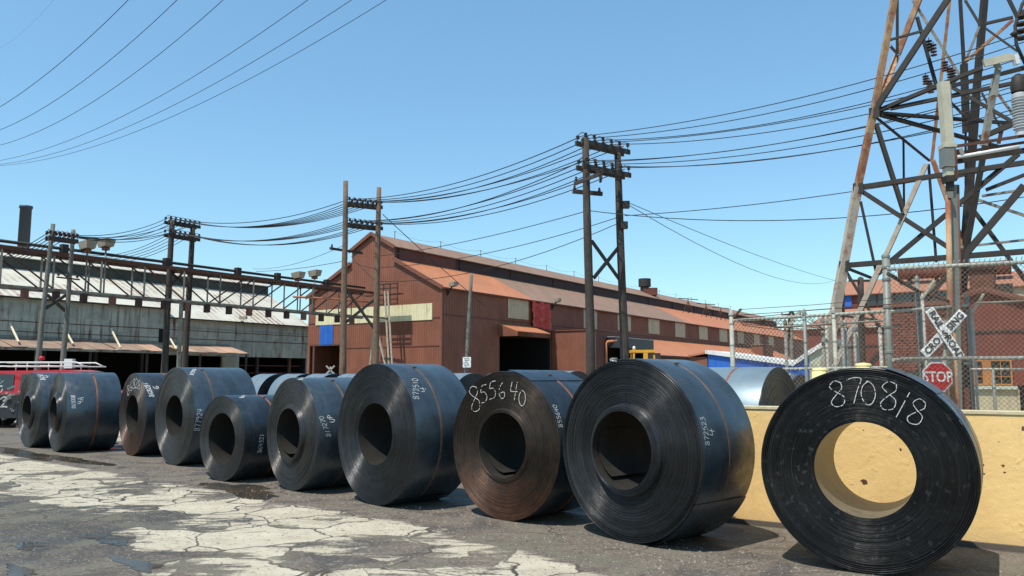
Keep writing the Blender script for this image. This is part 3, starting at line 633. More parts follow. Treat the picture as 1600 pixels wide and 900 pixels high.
# long side wall, upper strip full length; piers between openings below
def side(a0, a1, z0, z1, b=B0, m='siding', nm='side_wall', par=None):
    k = MB(); k.abox(a0, a1, b-.25, b, z0, z1); return k.build(nm, M[m], par or mill)
side(A0+.26, A1, 7.9, 11.98); side(A0+.26, 83.3, 0, 7.9); side(83.3, 95.9, 7.0, 7.9); side(96.0, A1, 0, 7.9)
mb = MB(); ribs_b(mb, B0, A0+.3, 83.2, 0, 11.95, .5); ribs_b(mb, B0, 83.3, 95.9, 8.4, 11.95, .5); ribs_b(mb, B0, 96.2, 170, 8.2, 11.95, .5); mb.build('siding_rib', M['siding'], mill, kind='stuff')
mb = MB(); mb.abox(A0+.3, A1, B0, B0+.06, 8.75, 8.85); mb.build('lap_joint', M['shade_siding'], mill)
# far side and back walls, floor dark
mb = MB(); mb.abox(A0+.3, A1, BL, BL+.25, 0, 12); mb.abox(A1, A1+.25, BL, B0, 0, 15); mb.build('rear_wall', M['siding'], mill)
# roof sheets along the side, changing paint: orange / tan / orange
def slope(mb2, a0, a1, b0, z0, b1, z1, t=.1):
    mb2.hexa([P(a0,b0,z0-t),P(a0,b1,z1-t),P(a1,b1,z1-t),P(a1,b0,z0-t),P(a0,b0,z0),P(a0,b1,z1),P(a1,b1,z1),P(a1,b0,z0)])
def roofstrip(segs, b0, z0, b1, z1, step=7.2):
    for a_s, a_e, mt in segs:
        a = a_s
        while a < a_e-.1:
            e = min(a+step, a_e); k = MB(); slope(k, a+.01, e-.01, b0, z0, b1, z1)
            k.build('roof_panel', M[mt], mill); a = e
roofstrip([(A0-.35, 91.2, 'orange'), (91.2, 147.2, 'tan'), (147.2, A1, 'orange')], B0+.35, 11.88, -64.06, 15.75)
roofstrip([(A0-.35, A1, 'tan')], B0-7.0, 17.2, BM, 19.12, 24)
mb = MB(); slope(mb, A0-.3, A1, -71.0-.3, 17.2, BM, 19.11); slope(mb, A0-.3, A1, BL-.3, 11.85, -71.0, 15.75); mb.build('far_roof_slope', M['tan'], mill)
am_ = ab(Ub(712, 411, -64.06))[0]; mb = MB(); mb.abox(A0+.05, am_, -64.25, -64.06, 15.7, 17.35); mb.build('monitor_wall', M['shade_siding'], mill)  # near stretch: its shade painted in with the darker siding
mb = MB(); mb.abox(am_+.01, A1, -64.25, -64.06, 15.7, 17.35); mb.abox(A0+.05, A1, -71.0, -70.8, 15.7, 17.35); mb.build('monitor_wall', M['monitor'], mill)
for a in [A0+.6+12.2*k for k in range(12)]:
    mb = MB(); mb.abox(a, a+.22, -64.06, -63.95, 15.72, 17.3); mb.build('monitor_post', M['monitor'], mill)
# rakes and eave trim
mb = MB()
for p, q in [((B0+.3,11.95),(-64.06,15.85)),((-63.8,17.25),(BM,19.25)),((BM,19.25),(-71.3,17.25)),((-71.0,15.85),(BL-.3,11.9))]:
    mb.beam(P(A0-.32, p[0], p[1]-.14), P(A0-.32, q[0], q[1]-.14), .09, .42)
mb.build('rake_trim', M['trim'], mill)
mb = MB(); mb.beam(P(A0-.3, B0+.38, 11.75), P(A1, B0+.38, 11.75), .1, .16); mb.build('gutter', M['shade_siding'], mill)
mb = MB(); mb.abox(A0-.08, A0-.002, B0-.25, B0+.06, 0, 11.8); mb.build('corner_trim', M['trim'], mill)
# cream fibreglass band on the gable, one sheet at a time
pb = [ab(Ua(x, 500, A0))[1] for x in (494, 676)]; z_b = (ab(Ua(494,509,A0))[2]+ab(Ua(675,499,A0))[2])/2; z_t = ab(Ua(676,473.5,A0))[2]
n = 17
for k in range(n):
    x0 = pb[0]+(pb[1]-pb[0])*k/n; x1 = pb[0]+(pb[1]-pb[0])*(k+1)/n-.02; mb = MB()
    mb.abox(A0-.09, A0-.047, x0, x1, z_b, z_t)
    for j in range(3): xx = x0+.2+j*(x1-x0)/3; mb.abox(A0-.115, A0-.09, xx, xx+.06, z_b, z_t)
    mb.build('translucent_panel', M['cream'] if k not in (4,) else M['dim_panel'], mill)
b2_, b3_ = ab(Ua(501,520,A0))[1], ab(Ua(521,520,A0))[1]; za, zb_ = ab(Ua(505,539.5,A0))[2], ab(Ua(505,508,A0))[2]
for k in range(2):
    w_ = (b3_-b2_)/2; mb = MB(); mb.abox(A0-.1, A0-.047, b2_+w_*k, b2_+w_*(k+1)-.02, za, z_b-.03)
    for j in range(4): mb.abox(A0-.125, A0-.1, b2_+w_*k+.1+j*.21, b2_+w_*k+.16+j*.21, za, z_b-.03)
    mb.build('blue_panel', M['blue'], mill)
# door opening: dark bay with frame
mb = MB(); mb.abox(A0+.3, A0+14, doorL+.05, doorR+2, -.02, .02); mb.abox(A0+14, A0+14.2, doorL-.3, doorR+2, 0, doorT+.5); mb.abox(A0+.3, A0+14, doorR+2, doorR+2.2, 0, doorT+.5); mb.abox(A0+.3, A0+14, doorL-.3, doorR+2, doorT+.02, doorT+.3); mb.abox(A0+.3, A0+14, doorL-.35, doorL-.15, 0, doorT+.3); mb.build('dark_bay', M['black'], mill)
mb = MB(); mb.abox(A0-.12, A0+.28, doorL+.7, doorL+1.0, 0, doorT); mb.abox(A0-.1, A0-.003, doorL, doorR, doorT, doorT+.18); mb.build('door_frame', M['rust'], mill)
mb = MB(); mb.abox(A0-.13, A0-.003, doorR+.25, doorR+.4, 0, doorT); mb.build('downpipe', M['whitepaint'], mill)
mb = MB(); mb.abox(A0-.5, A0-.15, doorR+.9, doorR+1.3, 0, 2.3); mb.build('door_bollard', M['paleyellow'], mill)
# light panels on the side wall
for (a, c, z0, z1) in [(85.1,90.0,9.2,11.75),(105.3,109.6,8.9,11.75),(116.7,121.6,9.15,11.75),(128.7,133.5,9.15,11.75),(140.8,145.7,9.05,11.75),(153,157.9,9.1,11.75),(165,170,9.05,11.75),(177,181.5,9.1,11.75),(189,193.5,9.1,11.75),(201,205.5,9.1,11.75)]:
    k = 4; w_ = (c-a)/k
    for j in range(k):
        mb = MB(); mb.abox(a+w_*j, a+w_*(j+1)-.02, B0+.047, B0+.09, z0, z1); mb.build('light_panel', M['dim_panel'], mill)
# big bay opening with lean-to canopy
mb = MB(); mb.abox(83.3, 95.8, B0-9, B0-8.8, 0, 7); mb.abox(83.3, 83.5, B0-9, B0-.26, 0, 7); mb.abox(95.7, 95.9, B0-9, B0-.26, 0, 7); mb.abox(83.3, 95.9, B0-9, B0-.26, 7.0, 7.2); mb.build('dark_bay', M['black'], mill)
mb = MB(); slope(mb, 83.0, 91.0, B0+.06, 8.35, B0+2.9, 7.35, .08); mb.build('canopy_roof', M['orange'], mill)
mb = MB(); f = [P(83.0, B0+.06, 8.25), P(83.0, B0+2.9, 7.25), P(83.0, B0+2.9, 6.75), P(83.0, B0+.06, 6.75)]; mb.poly(f); mb.poly([q+Vector((AX[0],AX[1],0))*.08 for q in f][::-1])
mb.build('canopy_cheek', M['siding'], mill)
# red tarpaulin hanging from the eave, folded
mb = MB(); cols, rows = 22, 16; tp = [(828,470),(855,474),(858,516),(829,510)]; V = []
for j in range(rows+1):
    for i in range(cols+1):
        u, v = i/cols, j/rows
        px = (tp[0][0]*(1-u)+tp[1][0]*u)*(1-v)+(tp[3][0]*(1-u)+tp[2][0]*u)*v; py = (tp[0][1]*(1-u)+tp[1][1]*u)*(1-v)+(tp[3][1]*(1-u)+tp[2][1]*u)*v
        q = ab(Ub(px, py, B0)); dd = .28+.17*math.sin(u*14+v*1.5)+.07*math.sin(v*13-5*u+3*math.sin(u*7))+.05*math.sin(v*29+u*11)
        V.append(P(q[0], B0+dd, q[2]))
mb.v = [tuple(q) for q in V]
for j in range(rows):
    for i in range(cols):
        a = j*(cols+1)+i; mb.f.append((a, a+1, a+cols+2, a+cols+1)); mb.sm.append(True); mb.mi.append(0)
mb.build('red_tarpaulin', M['tarp'], label='red tarpaulin draped from the eave of the brown mill', cat='tarpaulin', loc=P(91, B0+.2, 9))
# ridge posts with a wire between (lightning protection)
rp = [A0+4+9.3*k for k in range(17)]
for a in rp:
    mb = MB(); mb.tube([P(a, BM, 19.1), P(a, BM, 20.0)], .05, 5); mb.tube([P(a-.15, BM, 19.98), P(a+.25, BM, 19.98)], .04, 4); mb.build('ridge_post', M['beamgrey'], mill)
mb = MB()
for i in range(len(rp)-1):
    mb.tube([P(rp[i]+(rp[i+1]-rp[i])*t/6, BM, 19.98-.45*4*(t/6)*(1-t/6)) for t in range(7)], .014, 3, False)
mb.build('ridge_wire', M['wire'], mill)
# box annexe, its door, awning
ax = empty('brown_annexe', P(96, -53, 0), 'brown box annexe with roller door built against the mill side', 'annexe')
BX1 = -49.9
mb = MB(); mb.abox(95.95, 96.15, B0+.1, BX1, 0, 7.95); mb.build('front_wall', M['siding'], ax)
mb = MB(); ribs_a(mb, 95.95, B0+.2, BX1-.05, 0, 7.9, .4); mb.build('siding_rib', M['siding'], ax, kind='stuff')
mb = MB(); mb.abox(96.16, 98.9, BX1-.2, BX1, 0, 7.95); mb.abox(98.9, 112.2, BX1-.2, BX1, 6.6, 7.95); mb.abox(112.2, 114, BX1-.2, BX1, 0, 7.95); mb.abox(113.8, 114, B0+.1, BX1-.21, 0, 7.95); mb.build('side_wall', M['shade_siding'], ax)  # side turned from the sun: shade painted in as darker siding
mb = MB(); mb.abox(95.8, 114.1, B0+.1, BX1+.08, 7.96, 8.08); mb.build('roof', M['trim'], ax)
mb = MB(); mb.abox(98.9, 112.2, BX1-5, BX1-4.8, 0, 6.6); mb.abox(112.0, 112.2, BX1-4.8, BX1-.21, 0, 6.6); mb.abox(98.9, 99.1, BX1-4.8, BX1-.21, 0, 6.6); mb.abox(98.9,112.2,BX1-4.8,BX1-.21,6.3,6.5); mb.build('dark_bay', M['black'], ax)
mb = MB(); mb.abox(99.3, 112.4, BX1+.01, BX1+1.2, 5.7, 7.1); mb.build('door_hood', M['darkplastic'], ax)
mb = MB(); mb.abox(99.2, 112.5, BX1+.01, BX1+1.25, 7.11, 7.2); mb.build('hood_flashing', M['silver'], ax)
mb = MB(); mb.tube([P(98.7, BX1+.2, 0), P(98.7, BX1+.2, 6.2), P(98.9, BX1+.3, 6.5), P(99.6, BX1+1.4, 6.6)], .16, 8); mb.build('orange_pipe', M['orange'], ax)
mb = MB(); mb.abox(95.88, 95.95, BX1-1.0, BX1-.3, 3.2, 5.6); mb.build('panel_door', M['shade_siding'], ax)
mb = MB(); mb.tube([P(96.4, BX1-1.5, 8.08), P(96.4, BX1-1.5, 9.2)], .12, 8); mb.build('vent_pipe', M['whitepaint'], ax)
# low orange lean-to beyond
lt = empty('orange_lean_to', P(140, -53, 0), 'low orange roofed lean-to along the mill beyond the annexe', 'lean-to')
for k in range(12):
    mb = MB(); slope(mb, 114.1+7.5*k, 114.1+7.5*k+7.48, B0+.3, 8.2, -49.2, 5.05, .1); mb.build('roof_panel', M['orange'], lt)
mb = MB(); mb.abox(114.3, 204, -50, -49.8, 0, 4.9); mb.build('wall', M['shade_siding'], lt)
mb = MB(); mb.abox(114.2, 204, -49.3, -49.1, 4.75, 4.98); mb.build('gutter', M['darksteel'], lt)
# second annexe far along with orange roofs
an = empty('far_annexe', P(185, -50, 0), 'small brown block annexe on the lean-to roof near the far end of the mill', 'annexe')
mb = MB(); mb.abox(178, 186, -54, -51.5, 6, 8.6); mb.build('wall', M['siding'], an)
mb = MB(); mb.abox(177.8, 186.2, -54.1, -51.3, 8.61, 8.75); mb.build('roof', M['tan'], an)
# vent on the ridge
vt = empty('roof_vent', P(148, BM+1, 18.6), 'black round ventilator drum on the ridge of the brown mill', 'ventilator')
q = ab(Uz(1071, 468, 19.5)); av = q[0]
av = 150.0
vp = P(av, BM+.9, 18.4); vt.location = vp
mb = MB(); mb.lathe([(0,2.6),(1.25,2.6),(1.25,1.0),(.9,1.0),(.9,0)], vp+Vector((0,0,.4)), n=20, smooth=False); mb.build('drum', M['darksteel'], vt)
mb = MB(); mb.box(vp.x-.4, vp.x+2.4, vp.y-1, vp.y+1, vp.z-.4, vp.z+1.1); mb.build('base_box', M['shade_siding'], vt)

# floodlights on brown mill eave
def eave_light(px, py, label):
    q = Uz(px, py, 12.35); r = empty('floodlight', q, label, 'floodlight', 'floodlights')
    A, B, Z = ab(q); B = B0+.9
    mb = MB(); c = P(A, B+.3, 12.4)
    mb.hexa([P(A-.35,B-.35,11.95),P(A-.35,B+.35,12.1),P(A+.45,B+.35,12.1),P(A+.45,B-.35,11.95),P(A-.4,B-.45,12.4),P(A-.4,B+.4,12.5),P(A+.5,B+.4,12.5),P(A+.5,B-.45,12.4)])
    mb.build('lamp_housing', M['lamp_box'], r)
    mb = MB(); mb.beam(P(A, B, 12.25), P(A, B0+.1, 11.2), .12); mb.beam(P(A, B0+.1, 11.0), P(A, B0+.1, 12.0), .12); mb.build('bracket', M['darksteel'], r)
eave_light(704, 443, 'floodlight under the mill eave beside the near gable corner'); eave_light(856, 469, 'floodlight at the mill eave just right of the red tarpaulin')

# ================================================================ WHITE MILL at left
BW = -96.65
wm = empty('white_mill', P(65, BW, 0), 'long pale rusty mill with white sheet roof at left', 'industrial building')
def wwall(a0, a1, z0, z1, nm='wall', m='whitewall', b=BW, t=.25, par=wm): k = MB(); k.abox(a0, a1, b-t, b, z0, z1); return k.build(nm, M[m], par)
a = 20.0
while a < 64:
    e = min(a+5.4, 64); wwall(a+.01, e-.01, 5.5, 8.0, 'wall_sheet'); wwall(a+.01, e-.01, 8.03, 10.9, 'wall_sheet'); a = e
a = 64.0
while a < 88.2:
    e = min(a+4.03, 88.2); wwall(a+.01, e-.01, 6.9, 9.72, 'wall_sheet'); wwall(a+.01, e-.01, 4.6, 6.87, 'wall_sheet'); a = e
wwall(72.6, 75.5, 0, 4.57, 'pier'); wwall(19, 21, 0, 5.45, 'pier'); wwall(88.21, 88.4, 0, 9.7, 'pier')
for z in (7.98, 6.85):
    mb = MB(); mb.abox(20, 88.3, BW+.005, BW+.05, z-.035, z+.035); mb.build('girt', M['rust'], wm)
mb = MB(); mb.abox(20, 64, BW+.005, BW+.05, 6.3, 6.36); mb.abox(64, 88, BW+.005, BW+.05, 8.3, 8.36); mb.build('girt', M['beamgrey'], wm)
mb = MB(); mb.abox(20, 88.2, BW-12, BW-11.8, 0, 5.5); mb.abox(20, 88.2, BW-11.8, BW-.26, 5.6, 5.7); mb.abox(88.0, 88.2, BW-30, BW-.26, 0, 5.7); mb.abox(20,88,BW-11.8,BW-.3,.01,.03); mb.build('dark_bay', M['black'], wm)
for a in [24+6.1*k for k in range(11)]:
    mb = MB(); mb.abox(a, a+.35, BW-.7, BW-.3, 0, 5.6); mb.build('column', M['rust'] if int(a) % 2 else M['darksteel'], wm)
for z in (2.2, 3.3):
    mb = MB(); mb.abox(76, 88, BW-1.2, BW-1.1, z, z+.15); mb.build('rail', M['rust'], wm)
mb = MB(); mb.abox(19.9, 42.6, BW+.02, BW+.1, 7.2, 10.6); mb.build('dark_doorway', M['black'], wm)
mb = MB(); mb.abox(62.7, 63.9, BW+.02, BW+.08, 6.2, 8.0); mb.build('dark_hatch', M['black'], wm)
q = ab(Ua(419, 461, 88.27)); bM, zM0 = q[1], q[2]; zM1 = ab(Ua(419, 447, 88.27))[2]
q2 = ab(Ua(400, 437, 88.27)); bR = bM-(BW-bM)*.55; zR = zM1+1.9
def wstrip(segs, b0, z0, b1, z1, step=5.6):
    for a_s, a_e in segs:
        a = a_s
        while a < a_e-.1: e = min(a+step, a_e); k = MB(); slope(k, a+.01, e-.01, b0, z0, b1, z1); k.build('roof_panel', M['rustroof'], wm); a = e
wstrip([(18, 64)], BW+.5, 10.75, bM, zM0); wstrip([(64, 88.5)], BW+.5, 9.6, bM, zM0)
mb = MB(); mb.abox(18, 88.2, bM-.2, bM, zM0-.2, zM1+.05); mb.poly([P(88.25,bM,zM0-.1),P(88.25,bM,zM1),P(88.25,bR,zR),P(88.25,2*bR-bM,zM1),P(88.25,2*bR-bM,zM0-.1)]); mb.build('monitor_wall', pm('dark_green_grey_wall', (.05,.05,.042), .8, var=.3, scale=.4), wm)
wstrip([(18, 88.6)], bM+.4, zM1-.05, bR, zR, 8.8)
mb = MB(); slope(mb, 18, 88.6, 2*bR-bM-.4, zM1-.05, bR, zR-.01); slope(mb, 18, 88.5, 2*bR-BW-.4, 9.6, 2*bR-bM, zM0); mb.build('far_roof_slope', M['whiteroof'], wm)
mb = MB(); mb.poly([P(88.3,BW,0),P(88.3,BW,9.6),P(88.3,bM,zM0),P(88.3,2*bR-bM,zM0),P(88.3,2*bR-BW,9.6),P(88.3,2*bR-BW,0)]); mb.build('end_wall', M['whitewall'], wm)
mb = MB(); mb.abox(18, 63.9, BW+.4, BW+.62, 10.55, 10.72); mb.abox(64, 88.5, BW+.4, BW+.62, 9.42, 9.57); mb.build('gutter', M['darksteel'], wm)
# lean-to canopy in separate sheets, one missing, with pale struts
cs_ = [(43,50.3,'canopy'),(50.6,54.6,'canopy'),(54.8,58.9,'canopy'),(58.95,61.2,'canopy2'),(63.2,65.6,'canopy2'),(65.7,68.6,'canopy'),(68.7,73.6,'canopy2'),(36,42.9,'canopy'),(28,35.9,'canopy')]
cp = empty('loading_canopy', P(58, BW+2, 4.8), 'tan sheet canopy with a missing panel along the white mill', 'canopy')
for a, e, mt in cs_:
    x = a
    while x < e-.2:
        y = min(x+1.45, e); mb = MB(); slope(mb, x, y-.03, BW+.1, 6.05+random.uniform(-.03,.03), BW+4.4, 4.95+random.uniform(-.06,.06), .07); mb.build('canopy_sheet', M[mt], cp); x = y
mb = MB(); mb.beam(P(28, BW+4.45, 4.75), P(73.7, BW+4.45, 4.75), .1, .25); mb.beam(P(28, BW+.15, 6.1), P(73.7, BW+.15, 6.1), .1, .15); mb.build('edge_beam', M['beamgrey'], cp)
for (x0, y0, x1, y1) in [(15,505,29,534),(97,507,114,537),(173,513,188,543),(264,526,275,545)]:
    p = Ub(x0, y0, BW+.15); q = Ub(x1, y1, BW+3.6); mb = MB(); mb.beam(p, q, .16); mb.build('strut', M['palewood'], cp)
for a in (33, 39, 45.3, 51.4, 58.5, 66, 73.3):
    mb = MB(); mb.beam(P(a, BW+4.3, 0), P(a, BW+4.3, 4.7), .22); mb.build('post', M['darksteel'] if a > 40 else M['rust'], cp)
# roof vents (small floodlight) on white roof
fl = empty('floodlight', Ub(380, 497, BW+.8), 'small floodlight at the lower edge of the white roof', 'floodlight', 'floodlights')
q = rootloc(fl); mb = MB(); mb.box(q.x-.5, q.x+.5, q.y-.3, q.y+.3, q.z-.15, q.z+.25); mb.build('lamp_housing', M['lamp_box'], fl); mb = MB(); mb.tube([q+Vector((0,0,-.9)), q], .05, 5); mb.build('bracket', M['darksteel'], fl)
# smoke stack far left
s0 = Uy(33, 400, 120); top = Uy(36, 322, 120)
sk = empty('smokestack', (s0.x, 120, 0), 'dark blue grey steel smokestack behind the white mill', 'chimney')
mb = MB(); mb.lathe([(.86,0),(.8,top.z-.35),(.92,top.z-.35),(.92,top.z),(.7,top.z),(.7,top.z-2)], (s0.x+.25,120,0), n=28); mb.build('shaft', pm('dark_stack_paint', (.035,.045,.06), .6, var=.15), sk)

# ================================================================ PIPE BRIDGE (gantry)
GB = -65.05; gy = empty('pipe_bridge', P(50, GB, 8.6), 'rusty lattice pipe bridge running above the yard to the brown mill', 'pipe bridge')
for nm, z, w, mt in (('top_chord',11.47,.27,'rust'),('bottom_chord',8.6,.17,'beamgrey')):
    for b in (GB, GB-1.9):
        mb = MB(); mb.beam(P(16, b, z), P(69.5, b, z), .26, w); mb.build(nm, M[mt], gy)
bay = 3.87; av_ = [29.0+bay*k for k in range(-3, 11)]
for i, a in enumerate(av_):
    for b in (GB, GB-1.9):
        mb = MB(); mb.beam(P(a, b, 8.6), P(a, b, 11.4), .12, .12); mb.build('post', M['beamgrey'] if (i+int(b)) % 2 else M['palesteel'], gy)
    for z in (11.3, 8.65): mb = MB(); mb.beam(P(a, GB, z), P(a, GB-1.9, z), .12); mb.build('cross_tie', M['darksteel'], gy)
for i in range(len(av_)-1):
    a, e = av_[i], av_[i+1]
    for j, b in enumerate((GB, GB-1.9)):
        p, q = (P(a, b, 11.35), P(e, b, 8.7)) if e < 48.5 else (P(a, b, 8.7), P(e, b, 11.35))
        mb = MB(); mb.beam(p, q, .09, .11); mb.build('diagonal', M['darksteel'] if (i+j) % 3 else M['rust'], gy)
mb = MB(); mb.tube([P(16, GB-.4, 12.0), P(68.3, GB-.4, 12.0)], .13, 8); mb.build('steam_pipe', M['darksteel'], gy)
mb = MB(); mb.tube([P(16, GB-1.2, 11.75), P(69, GB-1.2, 11.75)], .1, 8); mb.build('steam_pipe', M['rust'], gy)
for a in (33.5, 42.6, 50.3, 55.2, 62): mb = MB(); mb.abox(a, a+.5, GB-.6, GB-.1, 11.65, 12.35); mb.build('pipe_saddle', M['darksteel'], gy)
mb = MB(); mb.tube([P(57, GB+.35, 10.0), P(62, GB+.35, 10.2), P(69, GB+.3, 10.35)], .12, 6); mb.build('salmon_pipe', M['orange'], gy)
for k, x in enumerate((39,88,131,176,217,257,291,323.6,358,389.6,419.6,448,474.6,502,527,550)):
    q = Ub(x, 454+.0935*(x-39), GB); A, B, Z = ab(q); mb = MB(); s = .21; mb.abox(A-s, A+s, GB-.25, GB+.2, 8.46-.75, 8.46); mb.build('hanging_box', M['brownbox'] if k % 3 else M['trim'], gy)
# end platform and white support legs at the mill
mb = MB(); mb.abox(69.4, 70.4, GB-1.9, -61.3, 11.2, 11.3); mb.build('end_platform', M['rust'], gy)
for b in (-64.6, -63.6, -62.6, -61.5):
    mb = MB(); mb.beam(P(69.5, b, 10.0), P(69.5, b, 12.4), .1); mb.build('rail_post', M['darksteel'], gy)
for z in (12.4, 11.9, 10.6, 10.05):
    mb = MB(); mb.beam(P(69.45, -64.8, z), P(69.45, -61.4, z), .12); mb.build('hand_rail', M['darksteel'], gy)
for (x0, y0, x1, y1) in [(601,455,608,578),(606,455,613,578),(584,515,577,578),(590,520,600,560)]:
    p = Ua(x0, y0, 69.3); q = Ua(x1, y1, 69.3); d = q-p; q = p+d*((p.z)/(p.z-q.z)); mb = MB(); mb.beam(p, q, .2); mb.build('support_leg', M['palesteel'], gy)
mb = MB(); mb.beam(Ua(570,493,69.25), Ua(606,498,69.25), .16); mb.beam(Ua(600,560,69.2), Ua(611,560,69.2), .14); mb.build('leg_tie', M['darksteel'], gy)
for a0_, a1_ in ((20, 21), (44.3, 44.3)):
    for b in (GB, GB-1.9):
        mb = MB(); mb.beam(P(a0_, b, 0), P(a0_, b, 8.5), .28); mb.build('support_leg', M['beamgrey'], gy)
# floodlights standing on the bridge
def gantry_light(px, py, base_py, label, w=1.35):
    q = Ub(px, py, GB); r = empty('floodlight', Ub(px, base_py, GB), label, 'floodlight', 'floodlights'); u = q
    A, B, Z = ab(q); mb = MB(); h = w/2
    pts = []
    for zz, k in ((Z-.32, .78), (Z+.3, 1.0)):
        pts += [P(A-h*k*.7, GB-h*k, zz), P(A-h*k*.7, GB+h*k, zz+.1), P(A+h*k*.7, GB+h*k, zz+.1), P(A+h*k*.7, GB-h*k, zz)]
    mb.hexa(pts); mb.build('lamp_housing', M['lamp_box'], r)
    mb = MB(); mb.abox(A-.2, A+.2, GB-.3, GB+.25, Z-.55, Z-.33); mb.build('ballast_box', M['trim'], r)
    mb = MB(); mb.tube([P(A, GB, Z-.5), P(A, GB, 8.7)], .07, 6); mb.build('pole', M['beamgrey'], r)
gantry_light(137, 384, 450, 'lower left floodlight of the pair on the pipe bridge near the smokestack'); gantry_light(166, 381, 452, 'right floodlight of the pair on the pipe bridge near the smokestack')
gantry_light(466, 431, 480, 'left floodlight of the pair on the bridge before the brown gable', 1.3); gantry_light(492, 428, 482, 'right floodlight of the pair on the bridge before the brown gable', 1.3)
# ================================================================ TIMBER H-FRAMES
def pole_pts(px0, py0, px1, py1, D):
    t = Uy(px0, py0, D); q = Uy(px1, py1, D); d = q-t; b = t+d*(t.z/(t.z-q.z)); return t, b
def pole_mesh(name, t, b, r0, r1, mat, parent, n=10, **kw):
    mb = MB(); k = 7; pts = []; rs = []; rnd = random.Random(int(abs(t.x)*100)+3)
    for i in range(k+1):
        p = b.lerp(t, i/k); pts.append(p+Vector((rnd.uniform(-.02,.02), rnd.uniform(-.02,.02), 0))); rs.append((r0+(r1-r0)*i/k)*rnd.uniform(.96,1.04))
    mb.tube(pts, rs, n); return mb.build(name, mat, parent, **kw)
ATT = {}
def hframe(key, label, D0, D1, poles, arms, mats, r0, r1, nins, zs, braces=None, insul_up=True, small=None):
    (a0, a1), (c0, c1) = poles
    t0, b0 = pole_pts(*a0, *a1, D0); t1, b1 = pole_pts(*c0, *c1, D1)
    root = empty('pole_frame', (b0+b1)/2, label, 'utility poles', 'timber H frames carrying the power lines')
    pole_mesh('pole', t0, b0, r0, r1, M[mats[0]], root); pole_mesh('pole', t1, b1, r0, r1, M[mats[1]], root)
    ATT[key] = []
    for (p, q), z in zip(arms, zs):
        P0, P1 = Uz(*p, z), Uz(*q, z); d = (P1-P0).normalized(); s = Vector((-d.y, d.x, 0))*(r1+.07)
        for sg in (1, -1):
            mb = MB(); mb.beam(P0+s*sg, P1+s*sg, .13, .3); mb.build('crossarm', M['wooddark'], root)
        row = []
        for k in range(nins):
            c = P0.lerp(P1, (k+.35)/(nins-.3)); row.append(c+Vector((0,0,.42)))
            mb = MB()
            for sg in (1, -1):
                cc = c+s*sg*1.3
                mb.lathe([(.02,.0),(.03,.2),(.12,.22),(.13,.27),(.05,.3),(.11,.34),(.12,.4),(.04,.46),(.0,.47)], cc+Vector((0,0,.1)), n=8, smooth=False)
            mb.tube([c+s*1.3+Vector((0,0,.52)), c+Vector((0,0,.66)), c-s*1.3+Vector((0,0,.52))], .025, 4)
            mb.build('insulator', M['porcelain'], root)
        ATT[key].append(row)
    for (p, q) in (braces or []):
        A_, B_ = Uy(*p, (D0+D1)/2), Uy(*q, (D0+D1)/2)
        # brace spans from one pole plane to the other
        A_ = Uy(*p, D0 if abs(p[0]-a1[0]) < abs(p[0]-c1[0]) else D1); B_ = Uy(*q, D0 if abs(q[0]-a1[0]) < abs(q[0]-c1[0]) else D1)
        mb = MB(); mb.beam(A_, B_, .1, .22); mb.build('brace', M['wooddark'], root)
    for (p, q, z, w) in (small or []):
        A_, B_ = Uz(*p, z), Uz(*q, z); mb = MB(); mb.beam(A_, B_, .14, w); mb.build('side_arm', M['wooddark'], root)
        for k in range(3):
            c = A_.lerp(B_, .06+k*.42); mb = MB(); mb.lathe([(.02,0),(.1,.1),(.1,.16),(.04,.2),(.09,.26),(0,.32)], c+Vector((0,0,.08)), n=7, smooth=False); mb.build('insulator', M['porcelain'], root)
    return root
h1 = hframe('h1', 'nearest dark timber H frame with two crossarms and an X brace', 47.9, 50.4, (((914,215),(923,560)),((964.5,228),(976,556))),
  [((904,222),(979,239.5)),((905.5,260.5),(980.5,275.5))], ('wooddark','wooddark'), .3, .21, 6, (16.0,14.35),
  [((925,377),(968,437)),((967,386),(928,434))], small=[((898,287),(938,271.5),13.0,.2),((895,299),(941,303),13.05,.26),((938,283),(939.5,275),13.35,.2)])
for (x, y) in ((978,320),(975,352)):
    q = Uy(x, y, 50.2); mb = MB(); mb.box(q.x-.22, q.x+.22, q.y-.2, q.y+.2, q.z-.22, q.z+.22); mb.build('bracket_box', M['darksteel'], h1)
h2 = hframe('h2', 'brown timber H frame standing before the gable of the brown mill', 65.8, 67.3, (((540.5,283),(536,560)),((592,293),(587,560))),
  [((541,319),(596,325)),((541,351.7),(596,358))], ('wood','wood'), .3, .2, 7, (16.1,14.4),
  [((541,453),(584,513)),((540,504),(585,468))], small=[((515.5,388),(566,395.6),12.5,.2)])
h3 = hframe('h3', 'dark timber H frame standing before the white mill', 73.5, 76.3, (((269,344),(257,578)),((301.8,350.6),(288.5,572))),
  [((260,346.7),(309.8,355.6)),((259.5,367),(309,375.5))], ('wooddark','wooddark'), .3, .24, 7, (16.0,14.7),
  [((267,446),(291,420)),((266,425),(290,447))])
h4 = hframe('h4', 'grey timber H frame at far left with a single upper crossarm', 56.5, 58.5, (((83,350),(58,576)),((114.6,359),(98,576))),
  [((73,372),(120,378))], ('woodgrey','woodgrey'), .2, .14, 7, (11.5,), [((71,482),(103,461)),((74,461),(101,485))], small=[((89,433),(124,437),8.8,.1)])

